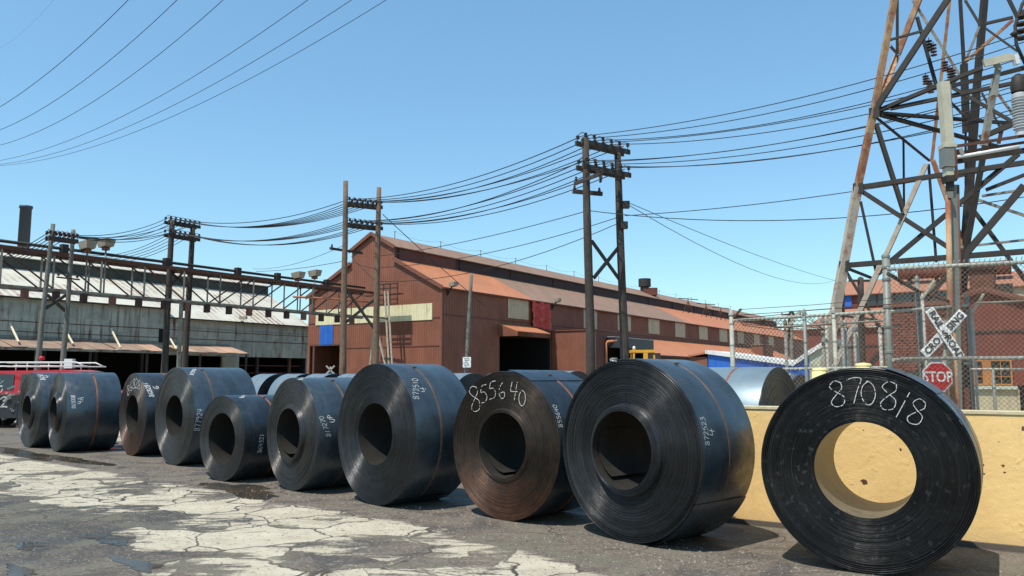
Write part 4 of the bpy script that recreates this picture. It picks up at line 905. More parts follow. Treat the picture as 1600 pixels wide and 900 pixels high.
# ================================================================ POWER LINES
def sagline(p, q, sag, n=16): return [Vector(p).lerp(Vector(q), k/n)-Vector((0,0,sag*4*(k/n)*(1-k/n))) for k in range(n+1)]
ORD = ['first','second','third','fourth','fifth','sixth','seventh','eighth','ninth','tenth']
def wire(p, q, sag, r, label, group, n=16):
    mb = MB(); pts = sagline(p, q, sag, n); mb.tube(pts, r*1.15, 5, False)
    return mb.build('power_line', M['wire'], label=label, cat='power line', group=group, loc=pts[0])
for row in range(2):
    for k in range(6):
        b = ATT['h2'][row][k]; wire(ATT['h1'][row][k], b, .95+.28*((k*7+row*3) % 5)/4, .028, ORD[k]+' black cable from the left between '+('upper' if row == 0 else 'lower')+' arms of nearest and gable H frames', 'cables from the nearest H frame to the gable H frame')
for row in range(2):
    for k in range(7):
        wire(ATT['h2'][row][k], ATT['h3'][row][k], 1.15+.3*((k*5+row*3) % 6)/5, .03, ORD[k]+' cable from the left between '+('upper' if row == 0 else 'lower')+' arms of gable and white mill H frames', 'cables from the gable H frame to the white mill H frame')
for k in range(7): wire(ATT['h3'][0][k], ATT['h4'][0][k], .8+.15*(k % 3), .026, ORD[k]+' cable from the left between white mill H frame and far left H frame', 'cables from the white mill H frame to the far left H frame')
for k in range(5):
    q = Uy(128+6*k, 396+3*k, 92)
    wire(ATT['h3'][1][k+1], q, 1.0, .026, ORD[k]+' of five cables dropping left from lower arm of the white mill H frame', 'cables dropping behind the pipe bridge')
for k in range(6): wire(ATT['h4'][0][k], Uy(-60, 412+4*k, 70), .6, .026, ORD[k]+' cable from the left leaving the far left H frame towards the picture edge', 'cables leaving the frame at left')
# nearest H frame to the steel tower
yt = [46, 60, 84, 99, 112, 126, 136, 148, 163, 172]
for k in range(10):
    src = ATT['h1'][0][k] if k < 5 else ATT['h1'][1][k-5]
    wire(src, Uy(1640, yt[k]-8, 34), .75+.12*(k % 3), .022, ORD[k]+' from top of the black cables running from nearest H frame into the tower', 'cables from the nearest H frame to the steel tower', 24)
pA, pB = Uy(919, 329, 48), Uy(976, 337, 50)
wire(pA, Uy(1700, 290, 38), 1.1, .022, 'lone cable from the nearest H frame to the tower, the lower of two that cross', 'low cables', 24)
wire(pB, Uy(1700, 232, 38), .5, .022, 'lone cable from the nearest H frame to the tower, the higher of two that cross', 'low cables', 24)
wire(pA, Uy(594, 400, 67), .3, .022, 'service cable left of the nearest H frame, uppermost of three', 'service cables')
wire(Uy(964,340,50), Uy(594, 418, 67), .6, .022, 'service cable left of the nearest H frame, middle of three', 'service cables')
wire(Uy(968,348,50), Uy(594, 440, 67), 1.0, .022, 'service cable left of the nearest H frame, lowest of three', 'service cables')
wire(Uy(985,318,50), Uy(1320, 442, 120), .5, .02, 'thin cable slanting down right behind the nearest H frame', 'thin far cables')
wire(Uy(985,322,50), Uy(1310, 436, 150), 2.5, .02, 'thin cable slanting down right, lower of the two beyond the nearest H frame', 'thin far cables')
wire(Uy(598,335,67), Uy(760, 480, 88), .1, .03, 'guy cable slanting from the gable H frame down to the orange roof', 'thin far cables')
wire(Uy(536,408,66), Uy(400, 424, 90), .2, .022, 'thin cable from the gable H frame left across the sky', 'thin far cables')
wire(Uy(536,384,66), Uy(395, 420, 100), .6, .018, 'very thin cable left of the gable H frame, above the thin cable', 'thin far cables')
for k, z in enumerate((0, .35)):
    wire(Uy(594, 445-k*24, 67), Uy(548, 400+k*8, 72), .1, .018, ['thin drop cable before the gable, lower', 'thin drop cable before the gable, upper'][k], 'thin far cables')
# six cables overhead at upper left: each in its own vertical plane, measured at three points
def overhead(pts, off, r, label):
    nx, ny = .64, .77; c = off; Q = [Upl(x, y, nx, ny, c) for x, y in pts]
    # parabola z(s) through the measured points
    s = [q.x*.77-q.y*.64 for q in Q]; z = [q.z for q in Q]
    def L(t): return sum(z[i]*math.prod((t-s[j])/(s[i]-s[j]) for j in range(len(s)) if j != i) for i in range(len(s)))
    s0, s1 = min(s), max(s); lo, hi = s0-14, s1+4; n = 36; P_ = []
    for k in range(n+1):
        t = lo+(hi-lo)*k/n; P_.append(Vector((nx*c+.77*t, ny*c-.64*t, L(t))))
    mb = MB(); mb.tube(P_, r, 5, False); mb.build('power_line', M['wire'], label=label, cat='power line', group='cables overhead at upper left', loc=P_[0])
overhead([(0,166),(105,88),(199,0)], 12.0, .0125, 'overhead cable nearest the top left corner of the six')
overhead([(0,202),(140,118),(275,0)], 13.5, .0125, 'second overhead cable from the top left corner')
overhead([(0,226),(190,128),(347,0)], 15.0, .0125, 'third overhead cable from the top left corner')
overhead([(0,250),(220,166),(479,0)], 19.0, .0135, 'fourth overhead cable from the top left corner, above the last two')
overhead([(0,256),(250,174),(547,0)], 20.8, .014, 'fifth overhead cable from the top left corner')
overhead([(0,258),(285,174),(601,0)], 22.4, .014, 'lowest overhead cable at upper left, last of the six')
overhead([(0,74),(45,40),(83,0)], 26.0, .005, 'faint thin cable crossing the very top left corner')

# ================================================================ STEEL LATTICE TOWER
TA = 38.72; TR = TA+6.5
tw = empty('lattice_tower', P(TA+3, -4, 0), 'rusty steel lattice transmission tower at right', 'pylon')
def TP(e):
    x, y, pl = e; return Ua(x, y, {'f': TA, 'r': TR, 'm': TA+3}[pl])
def member(x0, y0, x1, y1, pl, wpx, mt, pl2=None, nm='lattice_member', solid=False):
    p, q = TP((x0,y0,pl)), TP((x1,y1,pl2 or pl)); w = wpx*p.y/F*.86
    mb = MB(); (mb.beam(p, q, w*.8) if solid else mb.angle(p, q, w, w*.2, 1 if (x0+y0) % 2 < 1 else -1)); mb.build(nm, M[mt], tw)
def ground_end(x0, y0, x1, y1, pl):     # extend a leg line down to the ground
    p, q = TP((x0,y0,pl)), TP((x1,y1,pl)); d = q-p; return p+d*(p.z/(p.z-q.z))
# legs
def leg(x0, y0, x1, y1, pl, wpx, mt, up=0):
    p, q = TP((x0,y0,pl)), TP((x1,y1,pl)); w = wpx*p.y/F; mb = MB(); mb.angle(p+(p-q)*up, q, w, w*.22); mb.build('leg', M[mt], tw)
leg(1397,0,1365,175,'f',9,'rustpale',.8); leg(1365,175,1340,293,'f',10,'rustpale'); leg(1340,293,1318,415,'f',12,'palesteel')
mb = MB(); mb.angle(TP((1318,415,'f')), ground_end(1340,293,1318,415,'f'), .38, .08); mb.build('leg', M['palesteel'], tw)
leg(1538,0,1525,150,'r',9,'darksteel',.8); leg(1525,150,1506,410,'r',10,'darksteel')
mb = MB(); mb.angle(TP((1506,410,'r')), ground_end(1525,150,1506,410,'r'), .34, .08); mb.build('leg', M['darksteel'], tw)
# right-hand legs outside the frame so that the tower stands
mb = MB(); e0 = Ua(1690,250,TA); mb.angle(P(TA, ab(e0)[1], 0), P(TA, ab(e0)[1]-1.8, 22), .38, .08); mb.build('leg', M['darksteel'], tw)
mb = MB(); mb.angle(P(TR, ab(e0)[1]+.3, 0), P(TR, ab(e0)[1]-1.5, 22), .38, .08); mb.build('leg', M['darksteel'], tw)
mem = [(1340,293,1690,241,'f',8,'darksteel'),(1318,415,1690,386,'f',9,'darksteel'),(1391,169,1690,107,'f',8,'darksteel'),
(1372,172,1465,133,'f',9,'darksteel'),(1465,133,1535,105,'f',9,'darksteel'),(1376,176,1583,192,'f',8,'darksteel','r'),(1376,178,1567,230,'f',9,'darksteel','r'),
(1372,184,1453,250,'f',6,'darksteel','r'),(1369,195,1413,334,'f',7,'darksteel'),(1411,220,1412,335,'m',4,'darksteel'),(1345,298,1484,388,'f',8,'darksteel'),
(1344,315,1369,430,'f',5,'darksteel'),(1447,257,1413,334,'f',8,'palesteel'),(1413,334,1383,400,'f',9,'palesteel'),(1378,410,1300,582,'f',9,'palesteel'),
(1483,0,1455,251,'r',6,'rustpale'),(1456,251,1481,320,'r',9,'rustpale'),(1481,320,1509,400,'r',9,'rustpale'),(1450,257,1462,410,'m',5,'darksteel'),
(1591,240,1391,408,'f',10,'darksteel'),(1391,408,1371,427,'f',10,'darksteel'),(1600,290,1506,400,'f',12,'darksteel'),(1506,400,1345,586,'f',9,'darksteel'),
(1523,331,1620,462,'r',8,'darksteel'),(1527,312,1640,350,'r',5,'beamgrey'),(1534,306,1640,290,'r',5,'beamgrey'),(1540,297,1640,258,'r',6,'darksteel'),
(1640,450,1528,591,'f',7,'darksteel'),(1517,507,1554,556,'f',5,'darksteel'),(1456,458,1540,492,'m',5,'darksteel'),(1322,423,1370,505,'f',5,'darksteel'),
(1370,505,1372,512,'f',8,'darksteel'),(1318,416,1366,435,'f',6,'darksteel','m'),(1438,-6,1403,84,'r',10,'rustpale'),(1403,84,1368,172,'r',8,'rustpale','f'),
(1402,0,1402,85,'m',4,'darksteel'),(1484,-6,1391,135,'f',10,'darksteel'),(1391,135,1367,172,'f',10,'darksteel'),(1388,63,1443,48,'f',4,'darksteel'),(1391,72,1402,84,'f',4,'darksteel','r'),
(1426,0,1500,118,'r',5,'beamgrey'),(1433,27,1463,134,'m',5,'darksteel'),(1500,-6,1506,100,'r',5,'darksteel'),(1506,100,1510,208,'r',10,'darksteel'),(1508,205,1508,290,'r',4,'darksteel'),
(1508,0,1531,38,'f',5,'darksteel'),(1530,42,1508,97,'m',4,'beamgrey'),(1583,31,1507,98,'m',5,'rustpale'),(1540,37,1583,27,'f',5,'darksteel'),(1540,44,1590,80,'f',4,'darksteel'),
(1572,-5,1590,32,'f',8,'darksteel'),(1587,28,1620,2,'f',6,'darksteel'),(1556,120,1537,228,'f',10,'beamgrey'),(1537,228,1505,405,'f',11,'darksteel'),
(1487,136,1585,192,'f',6,'darksteel'),(1486,160,1507,181,'m',5,'darksteel'),(1556,142,1585,181,'m',5,'beamgrey'),(1534,145,1562,198,'r',4,'darksteel'),(1585,193,1530,216,'m',9,'darksteel'),
(1567,195,1560,225,'m',5,'rust'),(1303,492,1372,500,'f',4,'darksteel'),(1290,545,1372,541,'f',5,'darksteel'),(1465,150,1500,120,'m',4,'darksteel'),
(1476,280,1540,265,'r',6,'darksteel'),(1485,388,1600,375,'m',4,'beamgrey'),(1322,300,1325,300,'f',3,'rust'),(1317,420,1317,560,'m',5,'darksteel')]
for t in mem:
    if t[0] == 1322 and t[1] == 300: continue
    member(*t)
for (x, y) in ((1366,176),(1341,294),(1319,416),(1506,404)):
    q = Ua(x, y, TA-.12); A, B, Z = ab(q); mb = MB(); mb.abox(A-.03, A, B-.22, B+.22, Z-.24, Z+.24); mb.build('gusset_plate', M['darksteel'], tw)
# strings of insulators hanging inside the tower
for (x, y, d) in [(1451,62,20),(1458,68,22),(1446,117,16),(1452,125,16),(1476,95,18),(1484,105,18),(1488,108,18),(1454,132,14)]:
    p = Ua(x, y, TA+2.5); n = 4; mb = MB(); L = d*p.y/F
    mb.tube([p+Vector((0,0,.1)), p-Vector((0,0,L))], .02, 4)
    for k in range(n): mb.lathe([(.03,0),(.14,-.02),(.15,-.06),(.03,-.08)], p-Vector((0,0,L*(k+.3)/n)), n=8, smooth=False)
    mb.build('insulator_string', M['porcelain'], tw)

# ================================================================ SUBSTATION POST, BEAMS, BUSHING behind the fence
SY = 17.0; ss = empty('switchgear_post', Uy(1485, 600, SY)*1.0, 'cream topped steel switchgear post with bracket before the tower', 'electrical post')
ss.location = (Uy(1485,500,SY).x, SY, 0)
def sbeam(x0, y0, x1, y1, w, mt, nm, dy=0, h=None, tube=False, par=ss):
    p, q = Uy(x0, y0, SY+dy), Uy(x1, y1, SY+dy); mb = MB(); k = SY/F
    if tube: mb.tube([p, q], w*k/2, 10)
    else: mb.beam(p, q, w*k, (h or w)*k)
    return mb.build(nm, M[mt], par)
sbeam(1473.5,129,1481,226,14,'creampaint','post_head'); sbeam(1484,132,1489,226,3,'beamgrey','post_flange',.02)
sbeam(1480,226.5,1480.5,232,20,'creampaint','cap'); sbeam(1480,232.5,1481,262,18,'greypaint','clamp'); sbeam(1481,262.5,1482,275,12,'creampaint','clamp'); sbeam(1482,275.5,1484,285,16,'darksteel','clamp'); sbeam(1484,285.5,1485,298,9,'darksteel','clamp')
sbeam(1483,300,1483.5,310,8,'beamgrey','clamp',-.1)
p = Uy(1488,290,SY+.1); q = Uy(1492,560,SY+.1); d = q-p; q = p+d*(p.z/(p.z-q.z)); mb = MB(); mb.beam(p, q, .2, .2); mb.build('column', M['greypaint'], ss)
p = Uy(1481,305,SY-.08); q = Uy(1487,560,SY-.08); d = q-p; q = p+d*(p.z/(p.z-q.z)); mb = MB(); mb.tube([p, q], .055, 10); mb.build('conduit', M['rustpale'], ss)
p = Uy(1496,290,SY+.02); q = Uy(1503,560,SY+.02); d = q-p; q = p+d*(p.z/(p.z-q.z)); mb = MB(); mb.tube([p, q], .03, 8); mb.build('conduit', M['rust'], ss)
sbeam(1492,233,1495,280,3.5,'rust','strap_iron',-.1)
bs = empty('switch_beams', Uy(1560, 235, SY), 'stack of rusty and white horizontal bars running right from the switchgear post', 'steel beams')
sbeam(1491,229,1640,206,4.5,'rust','bar',0,par=bs); sbeam(1492,240,1640,216,4,'rust','bar',.05,par=bs); sbeam(1494,246,1592,229,6,'whitepaint','bar',-.06,tube=True,par=bs); sbeam(1494,252,1640,229,8,'darksteel','bar',.1,par=bs)
sbeam(1497,238,1503,236,9,'lamp_box','block',-.05,par=bs); sbeam(1480,136,1640,97,6,'darksteel','bar',.15,par=bs)
cb = empty('cream_beam', Uy(1560, 94, SY), 'cream painted flat beam high before the tower at the right edge', 'steel beam')
sbeam(1537,99,1582,88,4,'creampaint','beam',-.1,h=12,par=cb); sbeam(1584,94,1590,93,9,'whitepaint','end_plate',-.12,h=16,par=cb); sbeam(1556,106,1562,103,6,'beamgrey','hanger',-.05,h=12,par=cb); sbeam(1559,108,1553,150,7,'beamgrey','hanger',0,par=cb)
bu = empty('bushing', Uy(1595, 215, SY), 'grey ribbed porcelain bushing at the right edge', 'insulator'); c = Uy(1597, 212, SY); s_ = SY/F
mb = MB(); prof = [(0,0),(9*s_,0),(9*s_,9*s_)]
for k in range(11): z = (10+4.6*k)*s_; prof += [(8*s_,z),(12*s_,z+1.2*s_),(12*s_,z+2.2*s_),(8*s_,z+3.2*s_)]
prof += [(11*s_,62*s_),(11*s_,68*s_),(7*s_,72*s_)]
mb.lathe(prof, c, n=20, smooth=False); mb.build('ribbed_body', pm('grey_porcelain', (.45,.46,.46), .25, bump=0), bu)
mb = MB(); mb.lathe([(11*s_,0),(12*s_,8*s_),(9*s_,26*s_),(4*s_,30*s_),(0,30*s_)], c+Vector((0,0,72*s_)), n=14); mb.build('cap', M['darksteel'], bu)
mb = MB(); mb.tube([Uy(1602,100,SY), Uy(1588,70,SY), Uy(1586,40,SY), Uy(1596,10,SY), Uy(1606,-10,SY)], .035, 6); mb.tube([Uy(1587,55,SY), Uy(1582,50,SY)], .07, 7); mb.tube([Uy(1588,30,SY), Uy(1596,4,SY)], .012, 5)
for k in range(4): mb.lathe([(.03,0),(.13,.02),(.13,.06),(.03,.09)], Uy(1597, 62-11*k, SY), n=10, smooth=False)
mb.build('jumper_fittings', M['darksteel'], bu)

# ================================================================ CHAIN LINK FENCE
def chainlink(p0, p1, z0, z1, pitch, r, par, mt='mesh', nm='chain_mesh'):
    p0 = Vector((p0[0],p0[1],0)); p1 = Vector((p1[0],p1[1],0)); L = (p1-p0).length; d = (p1-p0)/L; hgt = z1-z0; mb = MB(); n = Vector((-d.y, d.x, 0))
    k = -hgt
    while k < L:
        for sg in (0, 1):
            s0, s1 = max(0, k), min(L, k+hgt)
            if s1-s0 < .05: continue
            za, zb = (z0+(s0-k), z0+(s1-k)) if sg == 0 else (z1-(s0-k), z1-(s1-k))
            a = p0+d*s0+Vector((0,0,za)); b = p0+d*s1+Vector((0,0,zb)); t = (b-a).normalized(); x = t.cross(n).normalized(); o = n*(.004 if sg else -.004)
            c3 = [x*r, -x*r*.5+n*r*.87, -x*r*.5-n*r*.87]; base = len(mb.v)
            mb.v += [tuple(a+o+c) for c in c3]+[tuple(b+o+c) for c in c3]
            for i in range(3): mb.f.append((base+i, base+(i+1) % 3, base+3+(i+1) % 3, base+3+i)); mb.sm.append(True); mb.mi.append(0)
        k += pitch
    return mb.build(nm, M[mt], par, kind='stuff')
def rail(p, q, r, par, mt='galvpale', twist=True, nm='rail'):
    mb = MB(); p = Vector(p); q = Vector(q); mb.tube([p, q], r, 8)
    if twist:      # tie wires wound round the rail
        n = int((q-p).length/.09)
        for k in range(n):
            c = p.lerp(q, (k+.5)/n); d = (q-p).normalized(); mb.beam(c-d*.02+Vector((0,0,r*.9)), c+d*.02-Vector((0,0,r*.9)), r*2.25, .012)
    return mb.build(nm, M[mt], par)
def post(x, y, z0, z1, r, par, mt='galvpale', nm='post', cap=True):
    mb = MB(); mb.tube([(x,y,z0),(x,y,z1)], r, 10)
    if cap: mb.lathe([(r*1.25,0),(r*1.25,.04),(r*.6,.1),(0,.13)], (x,y,z1), n=10)
    k = z0+.3
    while k < z1: mb.lathe([(r,0),(r*1.12,.005),(r*1.12,.03),(r,.035)], (x,y,k), n=10, smooth=False); k += .42
    return mb.build(nm, M[mt], par)
fa = empty('chain_link_fence', Uz(1260, 640, 0), 'lower chain link fence behind the pale coil, left of the grey gate pole', 'fence')
q0 = Uz(1143, 501, 2.9); q1 = Uz(1383, 486.5, 2.9); fa.location = (q0.x, q0.y, 0)
def onA(t): return q0.lerp(q1, t)
def tx(px):     # parameter on fence line for a photo column
    r = ray(px, 500); dx, dy = q1.x-q0.x, q1.y-q0.y; return (r[0]*q0.y-r[1]*q0.x)/(dx*r[1]-dy*r[0])
chainlink(q0, q1, .1, 2.88, .085, .0042, fa)
rail(q0, q1, .028, fa); 
z2 = 1.8+11/1260*14.6
rail((q0.x,q0.y,z2), (q1.x,q1.y,z2+.02), .026, fa)
post(q0.x, q0.y, 0, 3.0, .046, fa)
for px in (1257, 1303):
    p = onA(tx(px)); post(p.x, p.y, 0, 2.92, .032 if px == 1257 else .036, fa, 'greypaint' if px == 1257 else 'galvpale')
mb = MB(); mb.beam(q0+Vector((0,0,0)), q0+Vector((.15,-.15,.22)), .035); mb.build('barb_arm', M['rust'], fa)
mb = MB()
for k in (.5, 1): mb.tube([q0+Vector((.15,-.15,.21))*k, onA(.5)+Vector((.15,-.15,.2))*k, q1+Vector((.15,-.15,.22))*k], .006, 3)
mb.tube([q0+Vector((.2,-.2,.1)), q1+Vector((.2,-.2,.12))], .006, 3); mb.build('barbed_wire', M['rust'], fa)
# returning fence behind with more posts and arms
fr = empty('chain_link_fence', (q0.x+.3, q0.y+2.5, 0), 'older rusty chain link fence set back behind the lower fence', 'fence')
def ground_post(px, ytop, D, r, mt, par, arm=None):
    t = Uy(px, ytop, D); post(t.x, D, 0, t.z, r, par, mt, cap=True)
    if arm: mb = MB(); mb.beam((t.x, D, t.z-.12), (t.x+arm[0], D-.15, t.z+arm[1]), .06); mb.build('barb_arm', M['creampaint'] if arm[0] > 0 else M['rust'], par)
for px, yt_, D, mt in [(1227,507,18,'beamgrey'),(1285,503,17.6,'beamgrey'),(1291,503,17.5,'galvpale'),(1316,508,17,'greypaint'),(1320,508,17.1,'galvpale'),(1335,517,16.8,'greypaint'),(1338,517,16.9,'galvpale'),(1375,520,16.5,'galvpale')]:
    ground_post(px, yt_, D, .036, mt, fr, (.3,.3) if px in (1227,) else None)
e0, e1 = Uy(1210, 512, 18.2), Uy(1380, 528, 16.4)
rail((e0.x,e0.y,e0.z), (e1.x,e1.y,e1.z+.35), .022, fr, 'beamgrey', False)
mb = MB()
for k in range(6):
    p_ = Uy(1150+k*2, 498+k*2, 14.5); mb.tube([p_, Uy(1258, 488+k*3, 17.6)+Vector((0,0,-.05*k)), Uy(1292, 520-k, 17.5)], .008, 3)
mb.build('barbed_wire', M['rust'], fr)
# taller fence at right with the gate pole
fb = empty('chain_link_fence', (0,0,0), 'tall chain link fence with barbed top at right of the grey gate pole', 'fence')
r0_, r1_ = Uz(1386, 420.5, 3.6), Uz(1660, 406.5, 3.6); fb.location = (r0_.x, r0_.y, 0)
chainlink(r0_, r1_, .1, 3.58, .078, .0042, fb)
rail(r0_, r1_, .032, fb); rail((r0_.x+.15,r0_.y,2.09), (r1_.x,r1_.y,2.09), .03, fb)
gp = Uz(1384, 401, 3.95); mb = MB(); g2 = Uy(1389, 560, gp.y); d = g2-gp; g3 = gp+d*(gp.z/(gp.z-g2.z))
mb.tube([gp, g3], .066, 14)
for z in (3.0, 2.65, 3.72, 3.5, 2.2): c = gp+d*((gp.z-z)/(gp.z-g2.z)); mb.lathe([(.067,0),(.076,.01),(.076,.05),(.067,.06)], c, n=14, smooth=False)
mb.lathe([(.07,-.03),(.076,.02),(.05,.05),(0,.055)], gp, n=14); mb.build('gate_pole', M['greypaint'], fb)
mb = MB(); n = 34
for k in range(n):
    c = r0_.lerp(r1_, (k+.5)/n); mb.tube([c, c+Vector((.01,0,.085))], .006, 3); mb.tube([c+Vector((0,0,.05)), c+Vector((.03,0,.09))], .005, 3)
mb.build('wire_tips', M['beamgrey'], fb)
# side fence running back from the gate pole: two posts with slanted arms
fs = empty('chain_link_fence', (gp.x, gp.y+.5, 0), 'chain link side fence running back from the grey gate pole with slanted barbed arms', 'fence')
for px, yt_, D, ax_, ay_ in [(1432.5,440,15.3,26,-40),(1511,467,18.2,25,-24)]:
    t = Uy(px, yt_, D); b_ = Uy(px+2, 560, D); post(t.x, D, 0, t.z, .04, fs, 'greypaint'); post(t.x+.035, D-.1, 0, t.z-.35, .03, fs, 'galvpale')
    mb = MB(); mb.beam((t.x+.1, D, t.z-.3), Uy(px+(28 if px < 1500 else 26), yt_-(2 if px < 1500 else 8), D-.2), .05); mb.build('barb_arm', M['creampaint'], fs)
s0, s1 = Uy(1388, 428, 13.7), Uy(1434, 455, 15.3); rail(s0, s1, .035, fs, 'darksteel', False); s2 = Uy(1513, 480, 18.2); rail(s1, s2, .035, fs, 'rust', False)
s0, s1 = Uy(1396, 562, 13.9), Uy(1515, 568, 18.2); rail(s0, s1, .03, fs, 'galvpale', False); rail(Uy(1390,487,13.8), Uy(1512,477,18.0), .028, fs, 'galvpale', False)
mb = MB(); s0, s1 = Uy(1524,474,14), Uy(1650,468,14); mb.tube([s0, s1], .022, 6); mb.build('rail', M['beamgrey'], fs)
sp = Uy(1551, 575, 15.5); post(sp.x, 15.5, 0, Uy(1490,575,15.5).z, .03, fs, 'greypaint', cap=False); rail(Uy(1516,577,15.5), Uy(1600,577,15.5), .022, fs, 'galvpale', False)

# ================================================================ CROSSBUCK AND STOP SIGN
SYD = 14.1
def text_mesh(body, size, center, ux, uy, mat, name, parent, sx=1.0, off=.012, ext=.003):
    cu = bpy.data.curves.new(name, 'FONT'); cu.body = body; cu.size = size; cu.align_x = 'CENTER'; cu.align_y = 'CENTER'; cu.extrude = ext; cu.offset = size*.018; cu.resolution_u = 3
    tmp = bpy.data.objects.new('tmp_text', cu); COL.objects.link(tmp); bpy.context.view_layer.update()
    me = bpy.data.meshes.new_from_object(tmp.evaluated_get(bpy.context.evaluated_depsgraph_get())); bpy.data.objects.remove(tmp); bpy.data.curves.remove(cu)
    ux = Vector(ux).normalized(); uy = Vector(uy).normalized(); nn = ux.cross(uy); c = Vector(center)-rootloc(parent)
    for v in me.vertices: v.co = c+ux*v.co.x*sx+uy*v.co.y+nn*(v.co.z+off)
    me.materials.clear(); me.materials.append(M[mat]); o = bpy.data.objects.new(name, me); COL.objects.link(o); o.parent = parent; return o
def board(c, ux, uy, w, h, t, mat, name, par):
    ux = Vector(ux).normalized(); uy = Vector(uy).normalized(); nn = ux.cross(uy); c = Vector(c); mb = MB()
    o = [(-w/2,-h/2),(w/2,-h/2),(w/2,h/2),(-w/2,h/2)]
    mb.hexa([c+ux*i+uy*j-nn*t for i, j in o]+[c+ux*i+uy*j for i, j in o]); return mb.build(name, M[mat], par)
sg = empty('railroad_sign', (0,0,0), 'white X shaped railroad crossing sign behind the tall fence', 'sign')
ctr = Uy(1476.5, 521, SYD); sg.location = (ctr.x+.03, SYD+.1, 0)
pr0, pr1 = Uy(1456, 488, SYD), Uy(1498, 553, SYD); c0, c1 = Uy(1450, 547, SYD+.03), Uy(1503, 490, SYD+.03)
u1 = (pr1-pr0).normalized(); u2 = (c1-c0).normalized(); nn = Vector((0,-1,0))
L1 = (pr1-pr0).length+.14; L2 = (c1-c0).length+.14
board(ctr+Vector((0,.03,0)), u2, nn.cross(u2), L2, .17, .02, 'signwhite', 'blade', sg); board(ctr, u1, nn.cross(u1), L1, .17, .02, 'signwhite', 'blade', sg)
for tx_, off in (('RAIL', -.285), ('ROAD', .285)): text_mesh(tx_, .165, ctr+u1*off*L1, u1, nn.cross(u1), 'signblack', 'lettering', sg, 1.0, .006)
for tx_, off in (('CRO', -.29), ('SING', .29)): text_mesh(tx_, .165, ctr+Vector((0,.03,0))+u2*off*L2, u2, nn.cross(u2), 'signblack', 'lettering', sg, 1.0, .006)
text_mesh('S', .165, ctr+Vector((0,-.004,0)), u2, nn.cross(u2), 'signblack', 'lettering', sg, 1.0, .008)
mb = MB(); b_ = Uy(1476, 560, SYD+.1); tt = Uy(1477, 500, SYD+.1); d = b_-tt; mb.tube([tt, tt+d*(tt.z/(tt.z-b_.z))], .035, 8); mb.build('post', M['beamgrey'], sg)
stp = empty('stop_sign', (0,0,0), 'red octagonal STOP sign just behind the nearest coil', 'sign'); sc_ = Uy(1465, 589, 13.8); stp.location = (sc_.x, 13.9, 0)
def octo(R_, c, y0, y1, mat, nm):
    mb = MB(); pts = [(c.x+R_*math.cos(math.pi/8+k*math.pi/4), c.z+R_*math.sin(math.pi/8+k*math.pi/4)) for k in range(8)]
    f = [(x, y0, z) for x, z in pts]; k_ = [(x, y1, z) for x, z in pts]; mb.poly(f); mb.poly(k_[::-1])
    for i in range(8): mb.poly([f[i], k_[i], k_[(i+1) % 8], f[(i+1) % 8]])
    mb.build(nm, M[mat], stp)
octo(.27, sc_, 13.8, 13.815, 'signwhite', 'border'); octo(.25, sc_, 13.796, 13.799, 'signred', 'face')
text_mesh('STOP', .245, (sc_.x, 13.796, sc_.z-.005), (1,0,0), (0,0,1), 'signwhite', 'lettering', stp, .86, .003)
mb = MB(); mb.tube([(sc_.x+.02, 13.86, 0), (sc_.x+.02, 13.86, 1.95)], .03, 8); mb.build('post', M['beamgrey'], stp)
# thin rusty pipes and grey duct standing near the sign
px_ = empty('rusty_pipe', (Uy(1494,600,16).x, 16, 0), 'thin orange rusted standpipe right of the STOP sign', 'pipe')
mb = MB(); mb.tube([Uy(1491,520,16), (Uy(1494,600,16).x, 16, 0)], .03, 8); mb.build('pipe', M['rustpale'], px_)

# ================================================================ BUILDINGS AT RIGHT
def simple_wall(par, a0, a1, b0, b1, z0, z1, m, nm='wall'): mb = MB(); mb.abox(a0, a1, b0, b1, z0, z1); return mb.build(nm, M[m], par)
# far long mill
FA = 79.0; q = Ua(1303, 460, FA); fb0 = ab(q)[1]; ze = ab(q)[2]
r1b = empty('far_mill', P(FA, fb0+15, 0), 'far red brown mill with stepped orange roofs behind the tower', 'industrial building')
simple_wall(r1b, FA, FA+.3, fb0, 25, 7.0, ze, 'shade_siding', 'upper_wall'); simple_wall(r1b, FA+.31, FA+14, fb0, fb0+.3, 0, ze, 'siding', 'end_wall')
x = fb0+.0; 
while x < 25: mb = MB(); slope_pts = [P(FA-.4,x,ze-.1),P(FA-.4,x+3.9,ze-.1),P(FA+4.5,x+3.9,ze+1.65),P(FA+4.5,x,ze+1.65)]; mb.hexa([q_-Vector((0,0,.1)) for q_ in slope_pts]+slope_pts); mb.build('roof_panel', M['dustyroof'], r1b); x += 3.95
mb = MB(); mb.hexa([P(FA+4.6,fb0,ze+1.5),P(FA+4.6,25,ze+1.5),P(FA+14,25,ze-.2),P(FA+14,fb0,ze-.2),P(FA+4.6,fb0,ze+1.6),P(FA+4.6,25,ze+1.6),P(FA+14,25,ze-.1),P(FA+14,fb0,ze-.1)]); mb.build('far_roof_slope', M['tan'], r1b)
q = Ua(1318, 464, FA-.05); q2 = Ua(1378, 481, FA-.05)
x = ab(q)[1]; k = 0
while x < 22:
    simple_wall(r1b, FA-.1, FA-.02, x, x+(.7 if k == 0 else 1.35), ab(q2)[2]+.25, ab(q2)[2]+1.25, 'blue' if k == 0 else ('dim_panel' if (k > 6) else 'glass'), 'window'); x += 1.45; k += 1
